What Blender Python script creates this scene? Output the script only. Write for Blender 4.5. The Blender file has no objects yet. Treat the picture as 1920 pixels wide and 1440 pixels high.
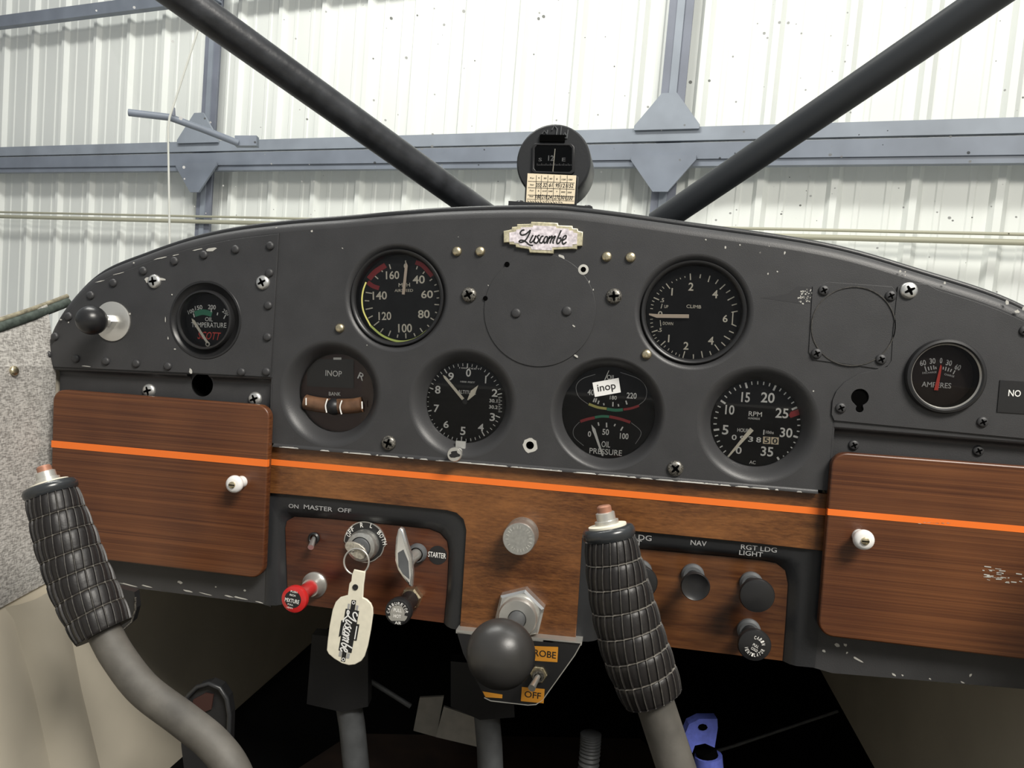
import bpy, bmesh, math, random
from mathutils import Vector, Matrix
random.seed(7)
SC = bpy.context.scene
COL = SC.collection
# ------------------------------------------------------------------ camera, world, lights, exposure
F = 1402.6                                    # focal length in pixels of the 1920x1440 frame
CAMP = Vector((0.08483, -0.60273, -0.02709))
YAW, PITCH, ROLL = -0.17047, -0.05555, -0.0576
def cam_axes():
    cy, sy, cp, sp = math.cos(YAW), math.sin(YAW), math.cos(PITCH), math.sin(PITCH)
    f = Vector((sy*cp, cy*cp, sp)); r = Vector((cy, -sy, 0)); d = f.cross(r)
    c, s = math.cos(ROLL), math.sin(ROLL)
    return r*c + d*s, d*c - r*s, f
CR, CD, CF = cam_axes()
cam = bpy.data.cameras.new('camera'); camo = bpy.data.objects.new('camera', cam); COL.objects.link(camo)
cam.sensor_fit = 'HORIZONTAL'; cam.sensor_width = 36; cam.lens = F/1920*36; cam.clip_start = .02; cam.clip_end = 100
mw = Matrix.Identity(4)
for i in range(3):
    mw[i][0] = CR[i]; mw[i][1] = -CD[i]; mw[i][2] = -CF[i]; mw[i][3] = CAMP[i]
camo.matrix_world = mw
SC.camera = camo
SC.view_settings.view_transform = 'Standard'; SC.view_settings.look = 'None'
SC.view_settings.gamma = 1; SC.view_settings.use_curve_mapping = False
SC.view_settings.exposure = 0.0
w = bpy.data.worlds.new('hangar_air'); SC.world = w; w.use_nodes = True
w.node_tree.nodes['Background'].inputs[0].default_value = (0.93, 0.97, 1.0, 1)
w.node_tree.nodes['Background'].inputs[1].default_value = 0.33
def area(name, loc, target, sx, sy, watts, col):
    l = bpy.data.lights.new(name, 'AREA'); l.shape = 'RECTANGLE'; l.size = sx; l.size_y = sy; l.energy = watts; l.color = col
    o = bpy.data.objects.new(name, l); COL.objects.link(o); o.location = loc
    o.rotation_euler = (Vector(target)-Vector(loc)).to_track_quat('-Z', 'Y').to_euler()
area('hangar_ceiling_light', (-1.6, 0.6, 3.6), (-1.6, 2.8, 0.4), 2.4, .4, 140, (1, .99, .94))
area('hangar_ceiling_light', (1.8, 0.2, 3.6), (1.6, 2.4, 0.4), 2.4, .4, 44, (1, .99, .94))
area('hangar_ceiling_light', (1.5, -1.75, 2.1), (0, 0, -.1), 1.3, .7, 135, (1, .955, .875))

# ------------------------------------------------------------------ pixel -> place helpers
KR = {'0': (0, 0, 1), '1': (0, 0, 1/3), '2': (640, 0, 1/3), '3': (1280, 0, 1/3), '4': (0, 430, .29167), '5': (500, 420, .23958),
      '6': (880, 380, .29167), '7': (1360, 450, .29167), 'A': (500, 620, .26042), 'B': (960, 620, .3125), 'C': (0, 720, .29167),
      'D': (500, 920, .20833), 'E': (820, 920, .25), 'F': (1180, 900, .38542), 'G': (0, 1080, .29167), 'H': (500, 1150, .26042),
      'I': (900, 1150, .26042), 'J': (1300, 1200, .32292), 'L': (930, 220, .18410), 'M': (600, 1050, .14581)}
def pix(k, x, y):
    a, b, s = KR[k]; return a+x*s, b+y*s
def ray(px, py): return CR*((px-960)/F) + CD*((py-720)/F) + CF
def at(px, py, Y=0.0):                         # on the plane y = Y (the panel and planes parallel to it)
    d = ray(px, py); return CAMP + d*((Y-CAMP.y)/d.y)
def atx(px, py, X):
    d = ray(px, py); return CAMP + d*((X-CAMP.x)/d.x)
def atz(px, py, Z):
    d = ray(px, py); return CAMP + d*((Z-CAMP.z)/d.z)
def deep(px, py, dist): return CAMP + ray(px, py)*dist
def P(k, x, y, Y=0.0): return at(*pix(k, x, y), Y)
def mpp(k, x, y, Y=0.0):                        # metres per source-crop pixel, across and down
    s = KR[k][2]; px, py = pix(k, x, y); c = at(px, py, Y)
    return (at(px+1, py, Y)-c).length*s, (at(px, py+1, Y)-c).length*s

# ------------------------------------------------------------------ materials
MATS = {}
def nt(name):
    m = bpy.data.materials.new(name); m.use_nodes = True; MATS[name] = m
    return m, m.node_tree, m.node_tree.nodes['Principled BSDF']
def N(t, kind, **kw):
    n = t.nodes.new(kind)
    for k, v in kw.items():
        if hasattr(n, k) and k not in n.inputs: setattr(n, k, v)
        else: n.inputs[k].default_value = v
    return n
def coords(t, scale=(1, 1, 1), rot=(0, 0, 0), generated=False):
    g = N(t, 'ShaderNodeNewGeometry')
    mp = t.nodes.new('ShaderNodeMapping'); mp.inputs['Scale'].default_value = scale; mp.inputs['Rotation'].default_value = rot
    t.links.new(g.outputs['Position'], mp.inputs['Vector'])
    return mp.outputs['Vector']
def plain(name, col, rough=.5, metal=0, bump=0, bscale=900, coat=0, var=0, vscale=60, spec=.5):
    m, t, b = nt(name)
    b.inputs['Base Color'].default_value = (*col, 1); b.inputs['Roughness'].default_value = rough; b.inputs['Metallic'].default_value = metal
    b.inputs['Coat Weight'].default_value = coat; b.inputs['Specular IOR Level'].default_value = spec
    if bump:
        n = N(t, 'ShaderNodeTexNoise', Scale=bscale, Detail=3.0); t.links.new(coords(t), n.inputs['Vector'])
        bn = N(t, 'ShaderNodeBump', Strength=bump, Distance=.0006)
        t.links.new(n.outputs['Fac'], bn.inputs['Height']); t.links.new(bn.outputs['Normal'], b.inputs['Normal'])
    if var:
        n = N(t, 'ShaderNodeTexNoise', Scale=vscale, Detail=6.0); t.links.new(coords(t), n.inputs['Vector'])
        r = t.nodes.new('ShaderNodeValToRGB'); r.color_ramp.elements[0].position = .3; r.color_ramp.elements[1].position = .7
        r.color_ramp.elements[0].color = (*[max(0, c*(1-var)) for c in col], 1); r.color_ramp.elements[1].color = (*[min(1, c*(1+var)) for c in col], 1)
        t.links.new(n.outputs['Fac'], r.inputs['Fac']); t.links.new(r.outputs['Color'], b.inputs['Base Color'])
    return m
def wood(name, dark, light, rot=0.0, stretch=(6, 60, 190), rough=.38, fine=4.2, fmix=.42):
    m, t, b = nt(name)
    v = coords(t, stretch, (0, rot, 0))
    n1 = N(t, 'ShaderNodeTexNoise', Scale=1.0, Detail=7.0, Roughness=.62, Distortion=.35); t.links.new(v, n1.inputs['Vector'])
    n2 = N(t, 'ShaderNodeTexNoise', Scale=4.2, Detail=4.0, Roughness=.7); t.links.new(v, n2.inputs['Vector'])
    n3 = N(t, 'ShaderNodeTexNoise', Scale=11.0, Detail=2.0); t.links.new(coords(t), n3.inputs['Vector'])
    mx = N(t, 'ShaderNodeMix', data_type='FLOAT'); mx.inputs[0].default_value = fmix
    n2.inputs['Scale'].default_value = fine
    t.links.new(n1.outputs['Fac'], mx.inputs[2]); t.links.new(n2.outputs['Fac'], mx.inputs[3])
    mx2 = N(t, 'ShaderNodeMix', data_type='FLOAT'); mx2.inputs[0].default_value = .3
    t.links.new(mx.outputs[0], mx2.inputs[2]); t.links.new(n3.outputs['Fac'], mx2.inputs[3])
    r = t.nodes.new('ShaderNodeValToRGB'); e = r.color_ramp.elements
    e[0].position = .40; e[0].color = (*dark, 1); e[1].position = .60; e[1].color = (*light, 1)
    t.links.new(mx2.outputs[0], r.inputs['Fac']); t.links.new(r.outputs['Color'], b.inputs['Base Color'])
    bn = N(t, 'ShaderNodeBump', Strength=.12, Distance=.0006); t.links.new(mx.outputs[0], bn.inputs['Height']); t.links.new(bn.outputs['Normal'], b.inputs['Normal'])
    b.inputs['Roughness'].default_value = rough; b.inputs['Coat Weight'].default_value = .15; b.inputs['Coat Roughness'].default_value = .3
    return m
def clear(name, ior=1.4, tint=(1, 1, 1), specks=False):
    m = bpy.data.materials.new(name); m.use_nodes = True; MATS[name] = m; t = m.node_tree
    t.nodes.remove(t.nodes['Principled BSDF']); out = t.nodes['Material Output']
    tr = N(t, 'ShaderNodeBsdfTransparent', Color=(*tint, 1)); gl = N(t, 'ShaderNodeBsdfGlossy', Roughness=.03)
    fr = N(t, 'ShaderNodeFresnel', IOR=ior); mx = t.nodes.new('ShaderNodeMixShader')
    t.links.new(fr.outputs[0], mx.inputs[0]); t.links.new(tr.outputs[0], mx.inputs[1]); t.links.new(gl.outputs[0], mx.inputs[2])
    last = mx
    if specks:
        for sc, th, col in ((85, .085, (.9, .9, .88)), (55, .06, (.12, .12, .11))):
            vo = N(t, 'ShaderNodeTexVoronoi', Scale=sc); n = N(t, 'ShaderNodeTexNoise', Scale=26.0, Detail=3.0)
            v = coords(t, (1, 1, 1), (.3*sc, .1, .2)); t.links.new(v, vo.inputs['Vector']); t.links.new(v, n.inputs['Vector'])
            rr = N(t, 'ShaderNodeMapRange'); rr.inputs['From Min'].default_value = .42; rr.inputs['From Max'].default_value = .75; rr.inputs['To Max'].default_value = th*2.2
            t.links.new(n.outputs['Fac'], rr.inputs['Value'])
            lt = N(t, 'ShaderNodeMath', operation='LESS_THAN'); t.links.new(vo.outputs['Distance'], lt.inputs[0]); t.links.new(rr.outputs[0], lt.inputs[1])
            ml = N(t, 'ShaderNodeMath', operation='MULTIPLY'); t.links.new(lt.outputs[0], ml.inputs[0]); ml.inputs[1].default_value = .75
            df = N(t, 'ShaderNodeBsdfDiffuse', Color=(*col, 1)); m2 = t.nodes.new('ShaderNodeMixShader')
            t.links.new(ml.outputs[0], m2.inputs[0]); t.links.new(last.outputs[0], m2.inputs[1]); t.links.new(df.outputs[0], m2.inputs[2]); last = m2
    t.links.new(last.outputs[0], out.inputs['Surface'])
    return m
plain('panel_black', (.041, .041, .043), .46, bump=.22, bscale=1500, var=.1, vscale=40)
plain('wedge_shadow', (.03, .03, .032), .5)  # darker panel black for the painted shadow wedge
plain('trim_black', (.024, .025, .027), .4, bump=.15, bscale=400)
plain('cup_black', (.043, .043, .045), .42, bump=.18, bscale=1500)
plain('satin_black', (.018, .018, .019), .35)
plain('deep_black', (.003, .003, .003), .8, spec=0)
plain('dial_black', (.015, .015, .016), .55, var=.15, vscale=90, spec=.15)
plain('dial_grey', (.030, .031, .032), .5, var=.15, vscale=90, spec=.15)
plain('dial_umber', (.026, .018, .016), .55, spec=.15)
plain('key_metal', (.50, .47, .40), .42, .6, var=.3, vscale=500)
plain('dial_brown', (.04, .015, .012), .5)
plain('print_white', (.92, .91, .87), .6)
plain('print_grey', (.36, .36, .36), .6)
plain('print_soft', (.62, .61, .60), .6)
plain('print_cream', (.92, .86, .72), .6)
plain('needle_cream', (.92, .76, .60), .5)
plain('print_black', (.012, .012, .012), .6)
plain('print_red', (.36, .035, .04), .5)
plain('bright_red', (.75, .06, .04), .35)
plain('print_green', (.05, .28, .16), .5)
plain('olive_green', (.25, .30, .08), .5)
plain('print_yellow', (.62, .58, .18), .5)
plain('orange_stripe', (.90, .19, .025), .42)
plain('label_white', (.85, .85, .83), .55)
plain('label_amber', (.70, .30, .03), .5)
plain('chip_paint', (.52, .51, .47), .6)
plain('chrome', (.80, .80, .78), .16, .85)
plain('steel', (.66, .65, .61), .32, .7, bump=.08, bscale=500)
plain('brass_worn', (.66, .58, .40), .38, 1, var=.35, vscale=700)
plain('worn_screw', (.20, .19, .17), .38, .7, var=.95, vscale=800)
plain('zinc', (.70, .70, .68), .4, .85)
plain('aluminium', (.60, .60, .57), .42, .9, var=.12, vscale=400)
plain('porcelain', (.86, .85, .83), .16, coat=.5)
plain('mixture_red', (.55, .022, .022), .28, coat=.3)
plain('rubber_black', (.014, .014, .015), .42)
plain('rubber_ball', (.016, .016, .017), .33, bump=.08, bscale=300)
plain('throttle_ball', (.032, .031, .030), .36, bump=.08, bscale=400)
plain('grip_rubber', (.011, .0095, .0095), .45, bump=.12, bscale=700)
plain('grip_ridge', (.048, .045, .04), .55, var=.5, vscale=500)
plain('grip_ridge_worn', (.13, .12, .105), .6, var=.5, vscale=300)
plain('flange_black', (.03, .033, .036), .25)
plain('stick_tube', (.088, .082, .072), .62, 0, bump=.2, bscale=250, var=.35, vscale=35)
plain('copper_button', (.36, .17, .11), .5, .3)
plain('bone_washer', (.74, .70, .58), .5)
plain('strut_black', (.030, .032, .036), .36, bump=.5, bscale=130, var=.4, vscale=60)
plain('strut_tape', (.03, .034, .039), .5, bump=.1, bscale=300)
plain('cream_paint', (.72, .66, .54), .45, var=.06, vscale=10)
plain('carpet_black', (.005, .005, .0052), .95, spec=.05)
plain('floor_brown', (.022, .010, .005), .7, var=.4, vscale=30)
plain('paper_grey', (.42, .40, .36), .8, var=.1, vscale=80)
plain('pedal_grey', (.10, .105, .11), .5, var=.2, vscale=60)
plain('blue_clamp', (.13, .17, .62), .55, var=.15, vscale=200)
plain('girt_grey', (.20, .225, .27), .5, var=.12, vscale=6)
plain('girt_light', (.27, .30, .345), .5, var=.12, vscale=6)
plain('column_grey', (.19, .205, .25), .55, var=.12, vscale=6)
plain('sheet_white', (.82, .84, .80), .5, var=.04, vscale=1.5)
plain('conduit_tan', (.42, .41, .31), .5)
plain('string_white', (.6, .6, .55), .8)
plain('concrete', (.42, .41, .39), .8, var=.1, vscale=2)
plain('rope_trim', (.05, .065, .055), .8, var=.5, vscale=200)
plain('rope_wood', (.22, .20, .14), .8, var=.5, vscale=160)
plain('badge_metal', (.72, .66, .46), .42, .6, var=.3, vscale=300)
plain('badge_pearl', (.74, .68, .72), .35, var=.35, vscale=350)
plain('fob_cream', (.80, .76, .62), .5, var=.06, vscale=150)
plain('card_cream', (.86, .74, .54), .7)
plain('tube_amber', (.13, .068, .038), .3, var=.35, vscale=120)
plain('warm_glass_reflect', (.07, .03, .025), .3)
wood('door_wood', (.066, .020, .008), (.165, .060, .021), .0, (2.2, 60, 430), .36, 2.0, .5)
wood('fascia_wood', (.07, .024, .0075), (.235, .094, .028), .2, (22, 60, 120), .36, 5.5, .5)
wood('switch_wood', (.045, .013, .008), (.135, .045, .018), 0.0, (8, 60, 140), .3)
wood('switch_wood_light', (.05, .016, .006), (.16, .062, .020), 0.0, (8, 60, 120), .3)
clear('dial_glass', 1.33)
clear('windshield_clear', 1.25, (.985, .99, .985), True)
# woven upholstery: threads in bump and colour
m, t, b = nt('woven_cloth')
v = coords(t, (1, 1, 1))
v1 = coords(t, (1, 260, 980), (.12, 0, 0)); v2 = coords(t, (1, 900, 330), (.12, 0, 0))
n1 = N(t, 'ShaderNodeTexNoise', Scale=1.0, Detail=1.5, Distortion=.2); t.links.new(v1, n1.inputs['Vector'])
n2 = N(t, 'ShaderNodeTexNoise', Scale=1.0, Detail=1.0, Distortion=.2); t.links.new(v2, n2.inputs['Vector'])
mx = N(t, 'ShaderNodeMix', data_type='FLOAT'); mx.inputs[0].default_value = .38
t.links.new(n1.outputs['Fac'], mx.inputs[2]); t.links.new(n2.outputs['Fac'], mx.inputs[3])
rp = t.nodes.new('ShaderNodeValToRGB'); rp.color_ramp.elements[0].position = .38; rp.color_ramp.elements[0].color = (.25, .24, .225, 1); rp.color_ramp.elements[1].position = .60; rp.color_ramp.elements[1].color = (.60, .585, .555, 1)
t.links.new(mx.outputs[0], rp.inputs['Fac']); t.links.new(rp.outputs['Color'], b.inputs['Base Color'])
bn = N(t, 'ShaderNodeBump', Strength=.5, Distance=.0008); t.links.new(mx.outputs[0], bn.inputs['Height']); t.links.new(bn.outputs['Normal'], b.inputs['Normal'])
b.inputs['Roughness'].default_value = .9

# ------------------------------------------------------------------ object helpers
ORIG = {}
def setp(o, label=None, cat=None, group=None, kind=None):
    if label: o['label'] = label
    if cat: o['category'] = cat
    if group: o['group'] = group
    if kind: o['kind'] = kind
    return o
def thing(name, label, cat, loc, group=None, kind=None):
    o = bpy.data.objects.new(name, None); COL.objects.link(o); o.empty_display_size = .01
    o.location = loc; ORIG[o] = Vector(loc); return setp(o, label, cat, group, kind)
class MB:
    def __init__(s): s.v = []; s.f = []; s.mi = []
    def add(s, vs, fs, mi=0):
        n = len(s.v); s.v += [Vector(a) for a in vs]; s.f += [tuple(n+i for i in q) for q in fs]; s.mi += [mi]*len(fs); return s
    def quad(s, a, b, c, d, mi=0): return s.add([a, b, c, d], [(0, 1, 2, 3)], mi)
    def frame_box(s, o, ax, ay, az, mi=0):           # corner o and three edge vectors
        o, ax, ay, az = map(Vector, (o, ax, ay, az))
        vs = [o, o+ax, o+ax+ay, o+ay, o+az, o+ax+az, o+ax+ay+az, o+ay+az]
        return s.add(vs, [(0, 3, 2, 1), (4, 5, 6, 7), (0, 1, 5, 4), (1, 2, 6, 5), (2, 3, 7, 6), (3, 0, 4, 7)], mi)
    def box(s, c, d, mi=0):
        c = Vector(c); d = Vector(d); return s.frame_box(c-d/2, (d.x, 0, 0), (0, d.y, 0), (0, 0, d.z), mi)
    def lathe(s, X, Z, prof, seg=48, mi=0, cap0=False, cap1=False, ax=None, rx=1.0, a0=0.0):
        # profile of (radius, y) round an axis square to the panel through X, Z
        vs = []; fs = []; n = len(prof)
        for r, y in prof:
            for i in range(seg):
                a = a0+2*math.pi*i/seg; vs.append((X+rx*r*math.cos(a), y, Z+r*math.sin(a)))
        for j in range(n-1):
            for i in range(seg):
                k = (i+1) % seg; fs.append((j*seg+i, j*seg+k, (j+1)*seg+k, (j+1)*seg+i))
        if cap0: fs.append(tuple(range(seg)))
        if cap1: fs.append(tuple((n-1)*seg+i for i in range(seg)))
        return s.add(vs, fs, mi)
    def tube(s, path, rad, seg=16, mi=0, caps=True):
        path = [Vector(p) for p in path]; n = len(path)
        if not hasattr(rad, '__len__'): rad = [rad]*n
        vs = []; fs = []; prev = None
        for i, p in enumerate(path):
            tg = (path[min(i+1, n-1)]-path[max(i-1, 0)]).normalized()
            if prev is None:
                u = tg.orthogonal().normalized()
            else:
                u = (prev - tg*prev.dot(tg)).normalized()
            prev = u; wv = tg.cross(u)
            for k in range(seg):
                a = 2*math.pi*k/seg; vs.append(p+(u*math.cos(a)+wv*math.sin(a))*rad[i])
        for i in range(n-1):
            for k in range(seg):
                q = (k+1) % seg; fs.append((i*seg+k, i*seg+q, (i+1)*seg+q, (i+1)*seg+k))
        if caps: fs += [tuple(range(seg)), tuple((n-1)*seg+k for k in range(seg))]
        return s.add(vs, fs, mi)
    def spin(s, o, axis, prof, seg=32, mi=0, cap0=True, cap1=True):   # profile of (radius, height) round any axis
        axis = Vector(axis).normalized(); o = Vector(o); u = axis.orthogonal().normalized(); wv = axis.cross(u)
        vs = []; fs = []; n = len(prof)
        for r, h in prof:
            for k in range(seg):
                a = 2*math.pi*k/seg; vs.append(o+axis*h+(u*math.cos(a)+wv*math.sin(a))*r)
        for i in range(n-1):
            for k in range(seg):
                q = (k+1) % seg; fs.append((i*seg+k, i*seg+q, (i+1)*seg+q, (i+1)*seg+k))
        if cap0: fs.append(tuple(range(seg)))
        if cap1: fs.append(tuple((n-1)*seg+k for k in range(seg)))
        return s.add(vs, fs, mi)
    def poly(s, pts, mi=0): return s.add(pts, [tuple(range(len(pts)))], mi)
    def prism(s, pts, ext, mi=0):
        pts = [Vector(p) for p in pts]; e = Vector(ext); n = len(pts)
        return s.add(pts+[p+e for p in pts], [tuple(range(n)), tuple(range(2*n-1, n-1, -1))]+[(i, n+i, n+(i+1) % n, (i+1) % n) for i in range(n)], mi)
    def build(s, name, mats, parent=None, smooth=None, recalc=True):
        me = bpy.data.meshes.new(name)
        lo = Vector((min(v.x for v in s.v), min(v.y for v in s.v), min(v.z for v in s.v)))
        hi = Vector((max(v.x for v in s.v), max(v.y for v in s.v), max(v.z for v in s.v))); c = (lo+hi)/2
        me.from_pydata([tuple(v-c) for v in s.v], [], s.f)
        if isinstance(mats, str): mats = [mats]
        for q in mats: me.materials.append(MATS[q])
        me.polygons.foreach_set('material_index', s.mi)
        if recalc:
            bm = bmesh.new(); bm.from_mesh(me); bmesh.ops.recalc_face_normals(bm, faces=bm.faces[:]); bm.to_mesh(me); bm.free()
        if smooth is not None: me.shade_smooth(); me.set_sharp_from_angle(angle=math.radians(smooth))
        return link(name, me, c, parent)
def link(name, me, c, parent=None):
    o = bpy.data.objects.new(name, me); COL.objects.link(o); ORIG[o] = Vector(c)
    if parent is not None:
        o.parent = parent; o.location = Vector(c)-ORIG[parent]
    else: o.location = c
    return o
def smoothpts(pts, n=8, closed=False):
    pts = [Vector(p) for p in pts]; out = []; m = len(pts)
    rng = range(m if closed else m-1)
    for i in rng:
        g = (lambda k: pts[k % m]) if closed else (lambda k: pts[max(0, min(m-1, k))])
        a, b, c, d = g(i-1), g(i), g(i+1), g(i+2)
        for j in range(n):
            u = j/n
            out.append(.5*((2*b)+(c-a)*u+(2*a-5*b+4*c-d)*u*u+(3*b-a-3*c+d)*u**3))
    if not closed: out.append(pts[-1])
    return out
def rrect(x0, z0, x1, z1, r, n=6):
    pts = []
    for cx, cz, a in ((x1-r, z1-r, 0), (x0+r, z1-r, 90), (x0+r, z0+r, 180), (x1-r, z0+r, 270)):
        for i in range(n+1):
            q = math.radians(a+90*i/n); pts.append((cx+r*math.cos(q), cz+r*math.sin(q)))
    return pts
def circ(X, Z, r, n=48): return [(X+r*math.cos(2*math.pi*i/n), Z+r*math.sin(2*math.pi*i/n)) for i in range(n)]
def xz(v): return (v[0], v[2])
def curve_mesh(cu):
    o = bpy.data.objects.new('tmp', cu); COL.objects.link(o)
    dg = bpy.context.evaluated_depsgraph_get(); me = bpy.data.meshes.new_from_object(o.evaluated_get(dg))
    bpy.data.objects.remove(o); bpy.data.curves.remove(cu); return me
def sheet(name, loops, yf, th, mat, parent=None, bevel=0.0):
    # a flat sheet parallel to the panel: outline plus holes, given thickness; its front face lies at y = yf
    cu = bpy.data.curves.new('tmp', 'CURVE'); cu.dimensions = '2D'; cu.fill_mode = 'BOTH'; cu.extrude = max(th/2-bevel, .00001)
    if bevel: cu.bevel_depth = bevel; cu.offset = -bevel; cu.bevel_resolution = 2
    for lp in loops:
        sp = cu.splines.new('POLY'); sp.points.add(len(lp)-1); sp.use_cyclic_u = True
        for q, p in zip(sp.points, lp): q.co = (p[0], p[1], 0, 1)
    me = curve_mesh(cu)
    mb = MB(); mb.v = [Vector((v.co.x, yf+th/2-v.co.z, v.co.y)) for v in me.vertices]
    mb.f = [tuple(p.vertices) for p in me.polygons]; mb.mi = [0]*len(mb.f); bpy.data.meshes.remove(me)
    return mb.build(name, mat, parent, smooth=35)
GLY = {}
def glyph(s, shear=0.0):
    if (s, shear) in GLY: return GLY[s, shear]
    cu = bpy.data.curves.new('tmp', 'FONT'); cu.body = s; cu.size = 1; cu.resolution_u = 3; cu.shear = shear; cu.offset = .018 if s.replace('.', '').isdigit() else .008
    me = curve_mesh(cu)
    vs = [(v.co.x, v.co.y) for v in me.vertices]; fs = [tuple(p.vertices) for p in me.polygons]; bpy.data.meshes.remove(me)
    x0 = min(v[0] for v in vs); x1 = max(v[0] for v in vs); y0 = min(v[1] for v in vs); y1 = max(v[1] for v in vs)
    GLY[s, shear] = ([((x-(x0+x1)/2)/(x1-x0), (y-(y0+y1)/2)/(y1-y0)) for x, y in vs], fs); return GLY[s, shear]
class Print(MB):
    """flat print on a plane parallel to the panel; positions are read in a view of the photograph"""
    def __init__(s, k, Y, ref=None):
        super().__init__(); s.k = k; s.Y = Y; s.o = Vector((0, 0, 0))
        if ref: s.o = Vector((ref[2], Y, ref[3]))-P(k, ref[0], ref[1], Y)     # centre the print on a knob's own axis
    def p(s, x, y): return P(s.k, x, y, s.Y)+s.o
    def txt(s, string, x, y, wd, ht, rot=0, mi=0, shear=0.0):
        vs, fs = glyph(string, shear); c = s.p(x, y); a, b = mpp(s.k, x, y, s.Y)
        cr, sr = math.cos(math.radians(rot)), math.sin(math.radians(rot))
        return s.add([(c.x+cr*u*wd*a-sr*v*ht*b, c.y, c.z+sr*u*wd*a+cr*v*ht*b) for u, v in vs], fs, mi)
    def line(s, x0, y0, x1, y1, wd=8, mi=0, w1=None):
        dx, dy = x1-x0, y1-y0; L = math.hypot(dx, dy) or 1; nx, ny = -dy/L/2, dx/L/2; w1 = wd if w1 is None else w1
        return s.add([s.p(x0+nx*wd, y0+ny*wd), s.p(x0-nx*wd, y0-ny*wd), s.p(x1-nx*w1, y1-ny*w1), s.p(x1+nx*w1, y1+ny*w1)], [(0, 1, 2, 3)], mi)
    def path(s, pts, wd=6, mi=0, n=6):
        q = smoothpts([(x, y, 0) for x, y in pts], n) if n > 1 else [Vector((x, y, 0)) for x, y in pts]
        vs = []
        for i, a in enumerate(q):
            tg = (q[min(i+1, len(q)-1)]-q[max(i-1, 0)]).normalized(); nx, ny = -tg.y*wd/2, tg.x*wd/2
            vs += [s.p(a.x+nx, a.y+ny), s.p(a.x-nx, a.y-ny)]
        return s.add(vs, [(2*i, 2*i+1, 2*i+3, 2*i+2) for i in range(len(q)-1)], mi)
    def shape(s, pts, mi=0): return s.poly([s.p(x, y) for x, y in pts], mi)
    def ring(s, x, y, rx, ry, a0, a1, wd, mi=0, n=24):
        return s.path([(x+rx*math.sin(math.radians(a0+(a1-a0)*i/n)), y-ry*math.cos(math.radians(a0+(a1-a0)*i/n))) for i in range(n+1)], wd, mi, 1)
    def arc_txt(s, string, x, y, r, a_mid, step, wd, ht, mi=0, inward=False):
        n = len(string)
        for i, ch in enumerate(string):
            if ch == ' ': continue
            a = a_mid+(i-(n-1)/2)*step*(-1 if inward else 1); q = math.radians(a)
            s.txt(ch, x+r*math.sin(q), y-r*math.cos(q), wd, ht, (-a if not inward else 180-a)-4, mi)
LUSC = [[(290, 1147), (268, 1150), (247, 1175), (262, 1198), (305, 1188), (350, 1148)], [(352, 1146), (335, 1195), (300, 1250), (262, 1272), (236, 1266), (255, 1250), (300, 1264), (340, 1298), (378, 1304)],
        [(378, 1198), (347, 1258), (355, 1276), (385, 1250), (408, 1203)], [(408, 1203), (386, 1262), (400, 1277)], [(445, 1198), (422, 1214), (435, 1246), (415, 1280), (394, 1274)],
        [(484, 1207), (460, 1220), (444, 1265), (464, 1280), (487, 1253)], [(508, 1212), (487, 1250), (496, 1280), (520, 1255), (524, 1220), (508, 1212)],
        [(548, 1208), (520, 1286)], [(538, 1238), (573, 1209), (550, 1284)], [(565, 1240), (604, 1209), (580, 1270), (590, 1282)],
        [(664, 1150), (622, 1250), (626, 1286), (655, 1264), (660, 1228), (638, 1234)], [(672, 1257), (710, 1232), (713, 1204), (690, 1215), (674, 1257), (686, 1291), (718, 1268)]]

# ------------------------------------------------------------------ the hangar seen through the windshield
TH = math.radians(23)
dn = (CR*(-806-960)+CD*(21700-720)+CF*F).normalized()
WH = (CR*math.cos(TH)-CF*math.sin(TH)); WH = (WH-dn*WH.dot(dn)).normalized(); WU = -dn; WN = WU.cross(WH).normalized()   # along, up, away
if WN.dot(CF) < 0: WN = -WN
W0 = CAMP+CF*4.0
def wq(s, u, off=0.0): return W0+WH*s+WU*u-WN*off            # off: towards the aeroplane
def wst(px, py, off=0.0):
    d = ray(px, py); q = d*(((W0-WN*off)-CAMP).dot(WN)/d.dot(WN))+CAMP-W0; return q.dot(WH), q.dot(WU)
RIB = .3175
wl = thing('wall_back', 'white corrugated metal hangar wall seen through the windshield', None, wq(0, -1.6), kind='structure')
prof = []
def rib(c, h, a, b_): return [(c-b_, 0), (c-a, h), (c+a, h), (c+b_, 0)]
for k in range(3):
    c = RIB*(k+.5)
    prof += [(c-RIB*.5, 0)] + rib(c-RIB*.28+.02, .004, .012, .02)[0:4] if False else [(c-RIB*.5, 0)]
    prof += rib(c-.098, .005, .009, .016)+rib(c, .028, .014, .034)+rib(c+.098, .005, .009, .016)
prof.append((RIB*3, 0))
s0 = wst(687, 180)[0]
me = bpy.data.meshes.new('wall_sheet')
vs = []; fs = []
for i, (a, h) in enumerate(prof):
    for u in (-1.6, 3.6): vs.append(tuple(WH*a+WU*u-WN*h))
for i in range(len(prof)-1): fs.append((2*i, 2*i+2, 2*i+3, 2*i+1))
me.from_pydata(vs, [], fs); me.materials.append(MATS['sheet_white'])
for k in range(-9, 7):
    o = link('wall_sheet', me, wq(s0+k*3*RIB-RIB*.5, 0), wl)
def hbeam(mb, s_a, s_b, u0, u1, o0, o1, mi=0):
    mb.frame_box(wq(s_a, u0, o0), WH*(s_b-s_a), WU*(u1-u0), -WN*(o1-o0), mi)
def avg_u(pts, off): return sum(wst(x, y, off)[1] for x, y in pts)/len(pts)
sL, sR = -8.5, 5.0
ut = avg_u([(480, 262), (960, 247), (1500, 232), (1900, 220)], .16); um = avg_u([(480, 283), (960, 275), (1400, 262), (1900, 252)], .16); ub = avg_u([(480, 309), (960, 303), (1500, 294), (1900, 290)], .16)
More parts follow.
